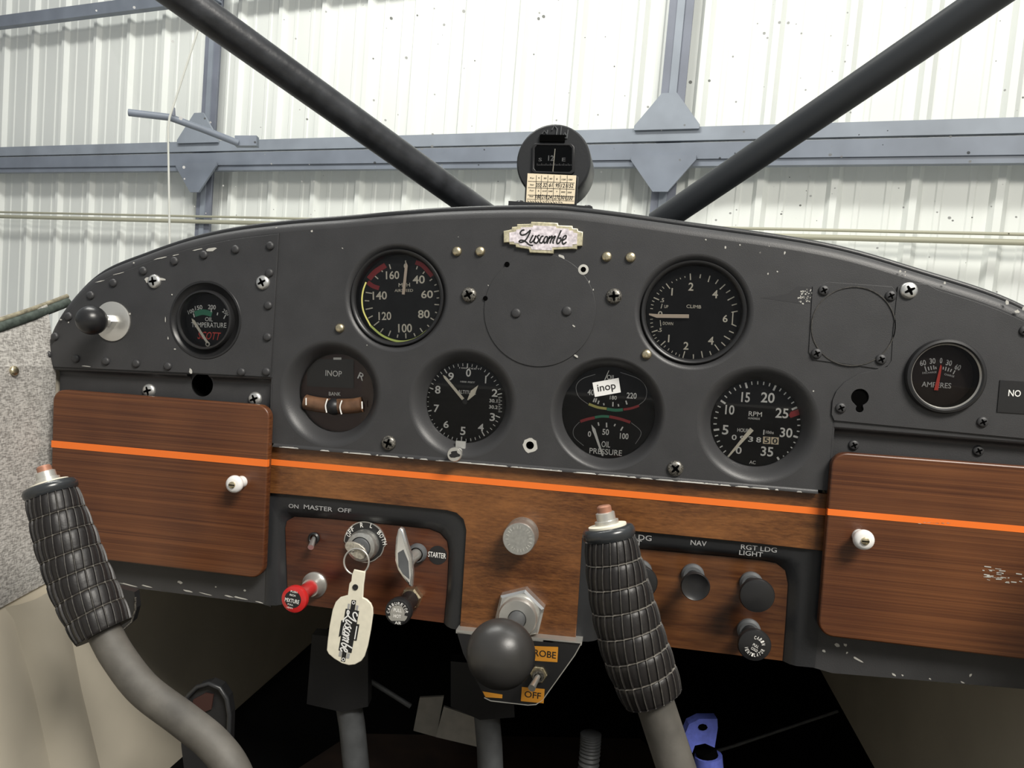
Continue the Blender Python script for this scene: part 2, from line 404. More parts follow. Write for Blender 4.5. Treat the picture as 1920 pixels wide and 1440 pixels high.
g = thing('steel_girt', 'long grey-blue steel girt crossing the hangar wall behind the compass', 'beam', wq(0, ub))
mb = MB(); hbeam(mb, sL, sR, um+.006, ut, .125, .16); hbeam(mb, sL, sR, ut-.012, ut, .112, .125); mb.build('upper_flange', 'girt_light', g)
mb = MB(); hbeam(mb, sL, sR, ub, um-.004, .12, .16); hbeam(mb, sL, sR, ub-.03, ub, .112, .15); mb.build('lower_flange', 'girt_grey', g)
ua, ub2 = wst(150, 12, .14)[1], wst(150, 34, .14)[1]
g = thing('steel_girt', 'upper grey steel girt at the top left corner of the view', 'beam', wq(-3, ub2))
mb = MB(); hbeam(mb, sL, wst(408, 20, .14)[0], ub2, ua, .13, .16); hbeam(mb, sL, wst(408, 20, .14)[0], ub2, ub2+.012, .112, .13); mb.build('channel', 'girt_grey', g)
g = thing('steel_girt', 'upper grey steel girt high above the compass, mostly out of view', 'beam', wq(2, ub2+.06))
mb = MB(); hbeam(mb, wst(420, 10, .14)[0], sR, ub2+.05, ua+.05, .13, .16); hbeam(mb, wst(420, 10, .14)[0], sR, ub2+.05, ub2+.062, .112, .13); mb.build('channel', 'girt_grey', g)
for (xa, ya, xb, yb, wd, lab) in ((391, 150, 383, 400, .115, 'grey steel column left of the compass, with a cord hanging before it'), (1270, 50, 1246, 380, .115, 'grey steel column to the right of the compass')):
    sc = (wst(xa, ya, .1)[0]+wst(xb, yb, .1)[0])/2
    c = thing('steel_column', lab, 'column', wq(sc, -1.6), 'hangar wall columns')
    mb = MB(); hbeam(mb, sc-wd/2, sc+wd/2, -1.6, 3.6, .09, .10); mb.build('front_flange', 'column_grey', c)
    mb = MB(); hbeam(mb, sc-.006, sc+.006, -1.6, 3.6, .03, .09); mb.build('web', 'column_grey', c)
    mb = MB(); hbeam(mb, sc-.018, sc+.018, -1.6, 3.6, .10, .108); mb.build('raised_strip', 'girt_light', c)
    uc = (ut+ub)/2
    big = 1 if xa < 1000 else .92
    for nm, sg, hh, ww in (('gusset_plate', 1, .18*big, .33), ('gusset_plate', -1, .18*big, .33)):
        e = uc+sg*.06
        q = [(-ww/2*big, 0), (ww/2*big, 0), (ww/2*big, sg*.02), (.035, sg*hh), (-.035, sg*hh), (-ww/2*big, sg*.02)]
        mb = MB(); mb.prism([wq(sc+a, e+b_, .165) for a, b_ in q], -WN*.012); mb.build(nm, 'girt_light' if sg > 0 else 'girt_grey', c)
for yo, lab in ((0, 'tan conduit pipe running low along the hangar wall'), (.032, 'thin tan pipe just above the low conduit on the hangar wall')):
    u = avg_u([(0, 407), (380, 417), (1420, 441), (1920, 452)], .125)+yo
    mb = MB(); mb.tube([wq(sL, u, .125), wq(sR, u, .125)], .013 if yo == 0 else .007, 10)
    setp(mb.build('conduit_pipe', 'conduit_tan', None, smooth=60), lab, 'pipe')
# bent steel arm and the cord on it, in front of the left column
arm = thing('bent_steel_arm', 'grey bent steel arm jutting out from the left gusset', 'steel arm', deep(440, 270, 4.45))
mb = MB(); mb.tube([deep(241, 211, 3.9), deep(318, 220, 3.95), deep(377, 241, 4.0), deep(446, 268, 4.1)], .019, 8); mb.build('bar', 'girt_grey', arm, smooth=50)
mb = MB(); mb.tube([deep(325, 218, 3.95), deep(327, 202, 3.95)], [.012, .004], 8); mb.build('pin', 'column_grey', arm)
mb = MB(); mb.frame_box(deep(440, 254, 4.10), CR*.12, CD*.055, CF*.04); mb.build('bracket', 'girt_grey', arm)
mb = MB(); mb.tube([deep(375, 45, 3.90), deep(318, 220, 3.915), deep(315, 240, 3.91), deep(318, 440, 3.91), deep(318, 700, 3.91)], .0055, 6)
setp(mb.build('hanging_cord', 'string_white', None, smooth=60), 'pale cord hanging straight down over the bent steel arm', 'cord')
mb = MB(); fz = -1.65; mb.box((0, 0, fz-.05), (16, 11, .1)); setp(mb.build('floor_hangar', 'concrete'), 'grey concrete hangar floor', None, None, 'structure')

# ------------------------------------------------------------------ cabin shell
XL = -.449
wlft = thing('wall_left', 'cream painted cabin side with grey woven upholstery, left of the panel', None, (XL, 0, -.5), kind='structure')
wr_pts = None
ZF = atx(320, 1440, -.45).z
mb = MB(); mb.frame_box((XL-.012, -.9, ZF), (0.010, 0, 0), (0, 1.75, 0), (0, 0, .50)); mb.build('side_skin', 'cream_paint', wlft)
# kick-panel frame: a rounded upright
mb = MB(); prf = [(0, 0), (.12, .008), (.35, .013), (.6, .012), (.85, .006), (1, 0)]; vs = []
for (xa, ya), (xb, yb) in (((8, 1138), (104, 1090)), ((26, 1162), (124, 1145)), ((62, 1290), (152, 1290)), ((95, 1440), (188, 1440)), ((112, 1520), (205, 1520))):
    pa, pb = atx(xa, ya, XL-.002), atx(xb, yb, XL-.002)
    for u, h in prf: q = pa.lerp(pb, u); vs.append((XL-.002+h, q.y, q.z))
n = len(prf); mb.add(vs, [(k*n+i, k*n+i+1, k*n+n+i+1, k*n+n+i) for k in range(4) for i in range(n-1)])
mb.build('frame_upright', 'cream_paint', wlft, smooth=60)
# upholstery: two flat pieces meeting at a crease
ta, tb = atx(85, 582, XL), atx(0, 610, XL); ba, bb = atx(78, 1098, XL), atx(0, 1140, XL)
def ext(a, b_, y): k = (y-a.y)/(b_.y-a.y); return a+(b_-a)*k
yN = -.75
ca = Vector((XL+.003, 0, at(98, 686).z)); cb = Vector((XL+.003, yN, ca.z+.004))
T0 = ext(ta, tb, .01); T1 = ext(ta, tb, -.2); B0 = ext(ba, bb, .004); B1 = ext(ba, bb, -.2)
T2 = Vector((XL, yN, T1.z)); B2 = Vector((XL, yN, B1.z-.03))
cm = Vector((XL+.003, -.2, ca.z+.002))
up = MB()
def slab(mb, a, b_, c, d, th=.004): mb.prism([a, b_, c, d], (-th, 0, 0))
slab(up, Vector((XL-.008, .004, T0.z)), Vector((XL-.008, -.2, T1.z)), cm, Vector((ca.x, .004, ca.z))); slab(up, Vector((XL-.008, -.2, T1.z)), Vector((XL-.008, yN, T1.z)), cb, cm)
uph = up.build('upholstery_upper', 'woven_cloth', wlft)
up = MB(); slab(up, Vector((ca.x, .004, ca.z)), cm, B1, Vector((XL, .004, B0.z))); slab(up, cm, cb, B2, B1)
uph = up.build('upholstery_lower', 'woven_cloth', wlft)
sn = atx(27, 695, XL+.004); mb = MB(); mb.spin(sn, (1, 0, .2), [(.0042, -.001), (.0042, .0006), (.003, .0018), (.001, .0021)], 20)
mb.build('snap_fastener', 'brass_worn', uph, smooth=50)
setp(mb and bpy.data.objects[-1] if False else uph)
# rope-like window edge going aft from the panel's left end
rp = thing('window_edge_trim', 'frayed dark green edge trim below the left window, beside the panel', 'trim', (XL-.01, 0, T0.z))
mb = MB(); pth = [at(128, 566, .03), at(100, 577, .015)+Vector((0, 0, 0)), atx(60, 592, XL-.008), atx(0, 613, XL-.008)]
pth.append(pth[-1]+(pth[-1]-pth[-2])*3); mb.tube(pth, .0045, 10); mb.build('dark_welt', 'rope_trim', rp, smooth=60)
mb = MB(); pth2 = [q+Vector((-.001, 0, .0055)) for q in pth]; mb.tube(pth2, .0022, 8); mb.build('frayed_edge', 'rope_wood', rp, smooth=60)
# right side, floor, firewall
XR = atz(1640, 1440, ZF).x
wrt = thing('wall_right', 'shaded cream cabin side in the right footwell', None, (.46, 0, -.5), kind='structure')
ra = atz(1575, 1330, ZF); rb_ = atz(1640, 1440, ZF)
mb = MB(); mb.frame_box((XR, -.30, ZF), (.01, 0, 0), (0, 1.15, 0), (0, 0, .50)); mb.build('side_skin', 'cream_paint', wrt)
mb = MB(); mb.frame_box((.47, -1.04, ZF), (.01, 0, 0), (0, 1.04, 0), (0, 0, .52)); mb.build('unseen_aft_skin', 'cream_paint', wrt)  # unseen side behind the panel, added to block low light
mb = MB(); mb.box((-.05, .05, ZF-.006), (1.0, 1.7, .012)); fl = setp(mb.build('floor', 'carpet_black'), 'black carpeted cabin floor in the dark footwell', None, None, 'structure')
mb = MB(); mb.box((-.02, .87, -.26), (1.0, .012, .70)); setp(mb.build('wall_firewall', 'carpet_black'), 'black firewall at the front of the footwell', None, None, 'structure')
mb = MB(); mb.box((0, -.98, -.38), (.86, .08, .50)); mb.box((0, -.78, -.50), (.84, .34, .14)); setp(mb.build('unseen_seat_bench', 'woven_cloth'), 'unseen grey cloth bench seat added behind the viewer to block light', 'seat')  # out-of-view bench, added to keep low light out of the footwell
mb = MB(); pa = [atz(560, 1440, ZF+.003), atz(1260, 1440, ZF+.003), atz(1200, 1385, ZF+.003), atz(660, 1375, ZF+.003)]
mb.prism(pa, (0, 0, -.003)); setp(mb.build('floor_board', 'floor_brown'), 'brown wooden floor board between the rudder pedals', 'floor board')

# ------------------------------------------------------------------ instrument panel
ip = thing('instrument_panel', 'black arched metal instrument panel filling the cockpit front', 'instrument panel', (0, .01, -.13))
ARC = [(-.4602, -.0584), (-.452, -.035), (-.4336, -.0084), (-.405, .0165), (-.3612, .0347), (-.3181, .0495), (-.274, .0598), (-.2225, .0672), (-.1732, .0722), (-.09, .0810), (-.0143, .0851), (.03, .0840), (.1085, .0757), (.2148, .0629), (.2882, .0446), (.3529, .0244), (.41, -.008), (.445, -.038), (.462, -.062)]
arc = [(q.x, q.z) for q in smoothpts([(x, 0, z) for x, z in ARC], 6)]
def off(pts, d):
    out = []
    for i, (x, z) in enumerate(pts):
        a = pts[max(i-1, 0)]; b_ = pts[min(i+1, len(pts)-1)]; tx, tz = b_[0]-a[0], b_[1]-a[1]; L = math.hypot(tx, tz)
        out.append((x+tz/L*d, z-tx/L*d))
    return out
flat = off(arc, .011)
CUPS = {'airspeed': (-.1215, .0046), 'climb': (.1215, .0046), 'turn': (-.1761, -.08), 'tach': (.1761, -.08), 'alti': (-.05985, -.08), 'oil': (.05985, -.08)}
ZB = -.1265
outline = flat + [(.4460, -.0790), (.2316, -.0771), (.2316, ZB), (-.2298, ZB), (-.2298, -.0696), (-.4460, -.0745)]
CUPR = .0460
rs = {'airspeed': .0455, 'climb': .0455}
hole = P('B', 108, 688); hl = (hole.x, hole.z)
o_t = P('4', 1325, 583); am = P('7', 1403, 875); kh = P('7', 862, 1010)
OT = (o_t.x, o_t.z); AM = (am.x, am.z)
holes = [circ(x, z, rs.get(k, CUPR), 64) for k, (x, z) in CUPS.items()] + [circ(*hl, .0032, 20), circ(*OT, .0335, 48), circ(*AM, .0262, 48)]
sheet('panel_face', [outline]+holes, 0, .0016, 'panel_black', ip)
# rolled top edge and rubber bead
mb = MB(); lev = [(.011, 0), (.0085, .0004), (.0062, .0017), (.0045, .0037), (.0034, .0065), (.003, .010), (.003, .016)]
vs = []
rows = [off(arc, d) for d, y in lev]; n = len(arc)
for (d, y), r in zip(lev, rows): vs += [(x, y, z) for x, z in r]
mb.add(vs, [(j*n+i, j*n+i+1, (j+1)*n+i+1, (j+1)*n+i) for j in range(len(lev)-1) for i in range(n-1)]); mb.build('rolled_edge', 'panel_black', ip, smooth=60)
mb = MB(); mb.tube([(x, .0135, z) for x, z in off(arc, .0012)], .0027, 10); mb.build('edge_bead', 'trim_black', ip, smooth=60)
mb = MB(); lv = [(ZB, 0), (ZB-.0010, -.0003), (ZB-.0018, -.0012), (ZB-.0023, -.0024), (ZB-.0028, -.0024), (ZB-.0030, .0024)]
mb.add([(x, y, z) for z, y in lv for x in (-.2262, .2240)], [(2*i, 2*i+1, 2*i+3, 2*i+2) for i in range(len(lv)-1)]); mb.build('bottom_lip', 'cup_black', ip, smooth=60)
def cup(X, Z, r0, r1, y1, m=9):
    mb = MB(); pf = []
    for i in range(m+1):
        u = i/m; pf.append((r0+(r1-r0)*u, y1*(.5*u**1.6+.5*u**2.4)))
    pf += [(r1-.0002, y1+.004)]
    return mb.lathe(X, Z, pf, 64).build('stamped_cup', 'cup_black', ip, smooth=50)
DIAL = {'airspeed': .0363, 'climb': .0363, 'turn': .0345, 'tach': .0345, 'alti': .0345, 'oil': .0378}
for k, (x, z) in CUPS.items():
    if k in rs: cup(x, z, .0455, .0402, .0045, 8)
    else: cup(x, z, CUPR, DIAL[k], .0125, 12)
# --- screws and rivets: one mesh of each kind, copied
def screw_mesh(name, R, H, mat, cross=True):
    mb = MB(); pf = [(R, 0), (R, -H*.25), (R*.93, -H*.6), (R*.7, -H*.88), (R*.35, -H), (0.00002, -H)]
    mb.lathe(0, 0, pf, 20)
    if cross:
        for a in (.5, .5+math.pi/2):
            c, s = math.cos(a), math.sin(a); L, W_ = R*.62, R*.17
            mb.add([(c*u*L-s*v*W_, -H*1.03, s*u*L+c*v*W_) for u, v in ((-1, -.6), (-.4, -1), (.4, -1), (1, -.6), (1, .6), (.4, 1), (-.4, 1), (-1, .6))], [tuple(range(8))], 1)
    me = bpy.data.meshes.new(name); me.from_pydata([tuple(v) for v in mb.v], [], mb.f); me.materials.append(MATS[mat]); me.materials.append(MATS['deep_black'])
    me.polygons.foreach_set('material_index', mb.mi); me.shade_smooth(); me.set_sharp_from_angle(angle=math.radians(50)); return me
S_WHITE = screw_mesh('screw', .0062, .0030, 'zinc'); S_WORN = screw_mesh('screw', .0063, .0034, 'worn_screw'); S_BRASS = screw_mesh('screw', .0040, .0030, 'brass_worn', False)
S_DARK = screw_mesh('screw', .0040, .0020, 'panel_black'); RIVET = screw_mesh('rivet', .0037, .0024, 'panel_black', False); RIV2 = screw_mesh('rivet', .0040, .0018, 'panel_black', False)
def put(me, k, x, y, Y, parent, rot=0):
    o = link(me.name.split('.')[0], me, P(k, x, y, Y), parent); o.rotation_euler.y = rot; return o
for k, x, y in (('5', 1490, 215), ('5', 1672, 215), ('5', 575, 815), ('6', 883, 348), ('6', 1037, 352), ('6', 1140, 975)): put(S_BRASS, k, x, y, 0, ip)
for i, (k, x, y) in enumerate((('5', 1585, 555), ('6', 930, 602), ('A', 880, 808), ('B', 980, 825))): put(S_WORN, k, x, y, 0, ip, i*.4)
# hole with torn ring
mb = MB(); q = []
for i in range(18):
    a = 2*math.pi*i/18; r = .0056+.0012*random.random(); q.append((hl[0]+r*math.cos(a), hl[1]+r*math.sin(a)))
sheet('bare_ring', [q, circ(*hl, .0033, 18)], -.0003, .0003, 'chip_paint', ip)
mb = MB(); mb.lathe(*hl, [(.0033, -.0003), (.0033, .012), (.0001, .012)], 20); mb.build('hole', 'deep_black', ip)
# blank round cover in the middle
cv = sheet('blank_cover', [circ(0, 0, .0456, 72)], -.0009, .0009, 'panel_black', ip, .0003)
for x, y in ((300, 710), (627, 697)): put(RIV2, '6', x, y, -.0009, cv)
for x, y, r in ((242, 397, .0022), (733, 430, .0022), (103, 615, .002)):
    c = P('6', x, y, -.0011); MB().lathe(c.x, c.z, [(r, -.0011), (.0001, -.0012)], 16).build('screw_hole', 'deep_black', ip)
c = P('6', 733, 430, -.001); MB().lathe(c.x, c.z, [(.0042, -.001), (.0022, -.0012)], 16).build('bare_ring', 'chip_paint', ip)
# left riveted plate
i0 = [i for i, p_ in enumerate(arc) if p_[0] < -.2285]
YS = .007
bh = P('4', 1300, 1000, YS); BH = (bh.x, bh.z)
ze = lambda x: -.0690-.0045*((-.2310-x)/.2135)
NOTCH = [q_ for q_ in [(BH[0]+.0107*math.cos(math.radians(a)), BH[1]+.0107*math.sin(math.radians(a))) for a in range(0, 181, 12)] if q_[1] > ze(q_[0])]
lp = [p_ for p_ in off(arc, .0125) if p_[0] < -.2285] + [(-.2285, off(arc, .0125)[i0[-1]+1][1]), (-.2310, -.0690)] + NOTCH + [(-.4445, -.0735)]
pl = sheet('riveted_plate', [lp, circ(*OT, .0335, 48)], -.0014, .0014, 'panel_black', ip, .0003)
for x, y in ((1738, 107), (1515, 130), (1733, 280), (1725, 490), (1720, 692), (1713, 915), (1553, 917), (1080, 880), (877, 863), (683, 848), (490, 832), (308, 805), (355, 690), (443, 560), (585, 425), (730, 345), (922, 268), (1123, 205), (1312, 165)):
    put(RIVET, '4', x, y, -.0014, pl)
for x, y, r in ((995, 335, .3), (1692, 342, 0)): put(S_WHITE, '4', x, y, -.0014, pl, r)
# lower sheets behind the glove box doors, with the bend under the upper plate
def pz(px, py, Y): v_ = at(px, py, Y); return (v_.x, v_.z)
lo = sheet('lower_sheet', [[(-.4445, -.070), (-.2285, -.066), pz(516, 932, YS), pz(508, 1138, YS), pz(490, 1132, YS), pz(215, 1098, YS), (-.4445, at(75, 1085, YS).z)], circ(*BH, .0105, 32)], YS, .0015, 'panel_black', ip)
for x, y, r in ((960, 1037, .2), (1642, 1090, .1)): put(S_WHITE, '4', x, y, YS, lo, r)
mb = MB(); mb.lathe(*BH, [(.0105, YS), (.0105, YS+.02), (.0001, YS+.02)], 32); mb.build('hole', 'deep_black', lo)
for nm, xa, za, xb, zb_ in (('bend', -.4445, -.0745, BH[0]-.0105, -.0718), ('bend', BH[0]+.0105, -.0713, -.2305, -.0694), ('bend', .2320, -.0770, .46, -.0795)):
    mb = MB(); lv = [(0, -.0005), (-.0012, 0), (-.002, .0012), (-.0022, .0035), (-.0026, .0052), (-.0042, .0066), (-.006, YS)]
    mb.add([p_ for dz, y in lv for p_ in ((xa, y, za+dz), (xb, y, zb_+dz))], [(2*i, 2*i+1, 2*i+3, 2*i+2) for i in range(len(lv)-1)]); mb.build(nm, 'cup_black', ip, smooth=70)
# the upright returns beside the lower sheets
for x in (-.2298, .2316):
    mb = MB(); mb.frame_box((x-.0008, 0, ZB-.002), (.0016, 0, 0), (0, .0085, 0), (0, 0, .0585)); mb.build('side_return', 'panel_black', ip)
rl = sheet('lower_sheet', [[(.2316, -.072), (.46, -.075), (.46, at(1920, 1292, YS).z), pz(1920, 1292, YS), pz(1560, 1262, YS), pz(1522, 1251, YS), pz(1540, 1033, YS)]], YS, .0015, 'panel_black', ip)
for x, y in ((825, 1318), (1625, 1355)): put(S_DARK, '7', x, y, YS, rl)
# right plate with ammeter and keyhole
rp_pts = [xz(P('7', x, y, -.0014)) for x, y in ((700, 1160), (683, 1120), (690, 1030), (715, 970), (765, 915), (860, 860), (960, 835), (1040, 815), (1068, 775), (1078, 600), (1100, 380), (1110, 300), (1150, 275), (1300, 285))]
rp_pts += [p_ for p_ in off(arc, .0125) if p_[0] > rp_pts[-1][0]+.006] + [(.447, -.0780)]
KH = xz(P('7', 862, 1010)); KH2 = xz(P('7', 860, 1085)); kk = [(KH[0]+.0063*math.cos(math.radians(a)), KH[1]+.0063*math.sin(math.radians(a))) for a in range(-65, 246, 15)]
kk += [(KH2[0]+.0028*math.cos(math.radians(a)), KH2[1]+.0028*math.sin(math.radians(a))) for a in range(140, 401, 20)]
pr = sheet('side_plate', [rp_pts, circ(*AM, .0262, 48), kk], -.0014, .0014, 'panel_black', ip, .0002)
mb = MB(); mb.poly([(x, -.0002, z) for x, z in kk]); mb.build('key_slot', 'deep_black', pr)
put(S_WHITE, '7', 1178, 325, -.0014, pr); put(S_DARK, '7', 742, 1080, -.0014, pr); put(S_DARK, '7', 1652, 1170, -.0014, pr); put(S_DARK, '7', 1925, 585, -.0014, pr)
c = P('7', 818, 555); cc = (c.x, c.z)
rim = sheet('cover_rim', [circ(*cc, .0300, 64), circ(*cc, .0293, 64)], -.0014, .0014, 'grip_ridge', ip)
cv2 = sheet('blank_cover', [circ(*cc, .0294, 64)], -.0006, .0006, 'panel_black', ip)
mb = [xz(P('7', x, y)) for x, y in ((560, 300), (660, 270), (1070, 300), (1110, 350), (1080, 560), (1075, 790), (1000, 830), (560, 770), (535, 720))]
pe = sheet('cover_plate', [mb, circ(*cc, .0302, 64)], -.0008, .0008, 'panel_black', ip, .0002)
for x, y in ((632, 325), (1062, 360), (585, 730), (1000, 768)): put(S_DARK, '7', x, y, -.0008, pe)
# paint loss: little flakes of bare metal where the photograph has them
ch = MB()
def chip(k, x, y, wd, ht, Y, rot=0):
    a, b_ = mpp(k, x, y, Y); c = P(k, x, y, Y-.00018); n = 9; cr, sr = math.cos(math.radians(rot)), math.sin(math.radians(rot)); q = []
    for i in range(n):
        an = 2*math.pi*i/n; r = .5*(.65+.6*random.random()); u, v_ = wd*a*r*math.cos(an), ht*b_*r*math.sin(an)
        q.append((c.x+cr*u-sr*v_, c.y, c.z+sr*u+cr*v_))
    ch.poly(q)
for a in (('5', 353, 57, 18, 20), ('5', 593, 190, 14, 8), ('5', 785, 948, 8, 8), ('6', 1520, 238, 12, 9), ('6', 1647, 287, 12, 20), ('6', 1740, 272, 9, 11), ('6', 1869, 322, 9, 9), ('6', 595, 347, 60, 20), ('6', 670, 792, 22, 8), ('6', 688, 987, 34, 18), ('6', 797, 560, 8, 12), ('6', 770, 510, 8, 20),
          ('7', 274, 217, 12, 18), ('7', 334, 202, 12, 10), ('7', 382, 82, 13, 26), ('7', 224, 82, 8, 8), ('7', 282, 40, 7, 7), ('7', 566, 972, 10, 10), ('5', 1735, 480, 12, 6), ('5', 1500, 100, 6, 6)):
    chip(*a, 0 if a[0] != '6' or a[1] > 900 else -.0009, -30 if a[3] > a[4] else 0)
for i in range(46):
    a = random.random()*6.28; r = random.random()**.6; chip('7', 525+58*r*math.cos(a), 365+50*r*math.sin(a), 5+9*random.random(), 5+8*random.random(), 0, random.random()*180)
for a in (('4', 1040, 320, 50, 16), ('4', 950, 330, 40, 40), ('4', 1668, 345, 40, 40), ('4', 1310, 165, 34, 26), ('4', 730, 343, 26, 24), ('4', 555, 880, 60, 10), ('4', 1226, 912, 22, 36), ('4', 390, 580, 16, 10), ('4', 440, 598, 10, 10), ('4', 310, 733, 10, 10), ('4', 835, 543, 10, 16), ('4', 1105, 420, 10, 10), ('4', 1063, 580, 6, 46), ('4', 1080, 700, 8, 20), ('4', 1125, 770, 16, 10)):
    chip(*a, -.0018 if a[1] not in (1040, 950, 1668) else -.0016)
for x, y, a_, b_ in ((1360, 130, 70, 26), (1270, 130, 80, 8), (1030, 185, 80, 8), (1130, 165, 40, 6), (860, 215, 12, 12), (760, 285, 80, 6), (640, 335, 60, 6)): chip('4', x, y, a_, b_, -.0016, 14)
for a in (('1', 1385, 1320, 120, 18), ('1', 1555, 1280, 12, 6)): chip(*a, .0012, 10)
for x, y, a_, b_ in ((1125, 202, 16, 16), (1157, 205, 10, 12), (1157, 228, 8, 10), (1410, 275, 18, 16), (1812, 400, 24, 34), (1875, 460, 34, 24), (1915, 440, 14, 26)): chip('7', x, y, a_, b_, -.0016)
for x, y, a_, b_ in ((865, 770, 30, 8), (945, 832, 20, 14), (1010, 803, 28, 16), (1050, 803, 20, 14), (1110, 872, 56, 9), (905, 785, 10, 8), (900, 890, 8, 12), (1060, 840, 9, 14), (1287, 947, 24, 8), (1330, 950, 12, 8), (1463, 968, 16, 8), (1622, 985, 22, 7), (1660, 950, 12, 18)): chip('F', x, y, a_, b_, YS, -25)
for x, y, a_, b_ in ((1158, 40, 30, 24), (1387, 70, 12, 10), (1573, 92, 16, 14), (830, 58, 130, 9), (940, 65, 70, 8), (1210, 97, 60, 12), (1320, 115, 80, 7), (1470, 130, 60, 12), (1540, 140, 90, 9), (1665, 168, 60, 8)): chip('G', x, y, a_, b_, YS, -6)
for i in range(90):
    x = -.225+.44*random.random(); zz = ZB-.0023; L_ = .002+.016*random.random()**2
    ch.poly([(x, -.0026, zz-.0004), (x+L_, -.0026, zz-.0004), (x+L_*.8, -.0020, zz+.0003+.0003*random.random()), (x+L_*.2, -.0020, zz+.0003)])
q = Print('7', -.0001); q.shape([(225, 372), (340, 388), (480, 408), (556, 410), (578, 302), (460, 300), (400, 345), (330, 360)]); q.build('painted_shadow_wedge', 'wedge_shadow', ip)  # tape shadow on the panel face, painted as a flat darker wedge
ch.build('paint_chips', 'chip_paint', ip)['kind'] = 'stuff'
# recessed frames for the two switch boards
def frame_ring(name, outer, inner, yo, ym, yi, mid=.6):
    n = len(outer); mb = MB(); vs = []
    O_ = [Vector(at(*p_, yo)) for p_ in outer]; I_ = [Vector(at(*p_, yi)) for p_ in inner]
    for a, b_ in zip(O_, I_):
        m_ = a+(b_-a)*mid; m_.y = ym; m2 = a+(b_-a)*(mid+.2); m2.y = ym+(yi-ym)*.3
        vs += [a, m_, m2, b_]
    mb.add(vs, [(4*i+j, 4*i+j+1, 4*i+5+j, 4*i+4+j) for i in range(n-1) for j in range(3)]); return mb.build(name, 'trim_black', ip, smooth=50)
YB = .014
Lo = [(497, 1135), (500, 1030), (503, 935), (505, 920), (512, 914), (600, 922), (722, 934), (838, 945), (862, 952), (878, 968), (884, 993), (879, 1090), (872, 1184)]
Li = [(540, 1130), (537, 1050), (535, 990), (538, 977), (552, 969), (620, 973), (700, 981), (805, 992), (825, 1000), (838, 1015), (841, 1035), (838, 1100), (832, 1168)]
frame_ring('recess_frame', Lo, Li, .006, .006, YB)
Ro = [(1069, 1202), (1074, 1100), (1080, 1010), (1087, 988), (1110, 975), (1250, 989), (1400, 1004), (1500, 1016), (1530, 1019), (1548, 1021), (1547, 1060), (1538, 1150), (1528, 1252)]
Ri = [(1126, 1197), (1128, 1120), (1130, 1045), (1134, 1031), (1148, 1024), (1250, 1034), (1350, 1043), (1430, 1051), (1455, 1056), (1472, 1070), (1477, 1095), (1473, 1160), (1467, 1239)]
frame_ring('recess_frame', Ro, Ri, .006, .006, YB)
pr_ = Print('D', .0056); pr_.txt('ON', 242, 140, 88, 36); pr_.txt('MASTER', 463, 157, 258, 40); pr_.txt('OFF', 700, 177, 120, 38); pr_.build('placard_lettering', 'print_grey', ip)
for ws in ((('LFT LDG', 22, 276, 172, 26), ('LIGHT', 2, 302, 115, 26)), (('NAV', 337, 307, 78, 25),), (('RGT LDG', 630, 333, 175, 24), ('LIGHT', 592, 358, 115, 23))):
    pr_ = Print('F', .0056)
    for a in ws: pr_.txt(*a)
    pr_.build('placard_lettering', 'print_grey', ip)
# deck behind the panel's top edge
deck = MB(); rr = off(arc, .004); vs = []
for x, z in rr: vs.append((x, .016, z))
for x, z in off(arc, .022): vs.append((x, .03, z))
for x, z in off(arc, .022): vs.append((x*.93, .36, z-.012))
for x, z in off(arc, .022): vs.append((x*1.05, .862, z-.03))
n = len(rr); deck.add(vs, [(j*n+i, j*n+i+1, (j+1)*n+i+1, (j+1)*n+i) for i in range(n-1) for j in range(3)]); setp(deck.build('cowl_deck', 'trim_black', None, smooth=60), 'black deck running forward behind the panel top under the compass', 'deck')

# ------------------------------------------------------------------ wooden fascia, switch boards, glove box doors
YW = .003
fa = thing('wooden_fascia', 'walnut T-shaped fascia board with orange stripe under the gauges', 'wood panel', (0, YW, -.30))
def W(px, py, Y=YW): v_ = at(px, py, Y); return (v_.x, v_.z)
T_ = [W(498, 836), W(1556, 926), W(1552, 1034), W(1400, 1017), W(1112, 988), W(1098, 994), W(1091, 1010), W(1087, 1080), W(1079, 1203), W(970, 1200), W(862, 1182), W(868, 1090), W(874, 994), W(869, 974), W(856, 962), W(838, 957), W(600, 933), W(500, 924)]
sheet('board', [T_], YW, .0028, 'fascia_wood', fa, .0004)
sz0, sz1 = at(1100, 913.5, YW).z, at(1100, 925.5, YW).z
mb = MB(); mb.box(((at(506, 870, YW).x+at(1556, 956, YW).x)/2, YW-.0001, (sz0+sz1)/2), (at(1556, 956, YW).x-at(506, 870, YW).x, .0006, sz0-sz1)); mb.build('orange_stripe', 'orange_stripe', fa)
def board(name, label, path, mat):
    o = sheet(name, [[W(*p_, YB-.001) for p_ in path]], YB-.001, .002, mat); return setp(o, label, 'wood panel', 'recessed switch boards')
board('switch_board', 'dark red-brown recessed board carrying the ignition key switch', Li, 'switch_wood'); board('switch_board', 'brown recessed board carrying the three black light and ventilator knobs', Ri, 'switch_wood_light')
YD = -.0086
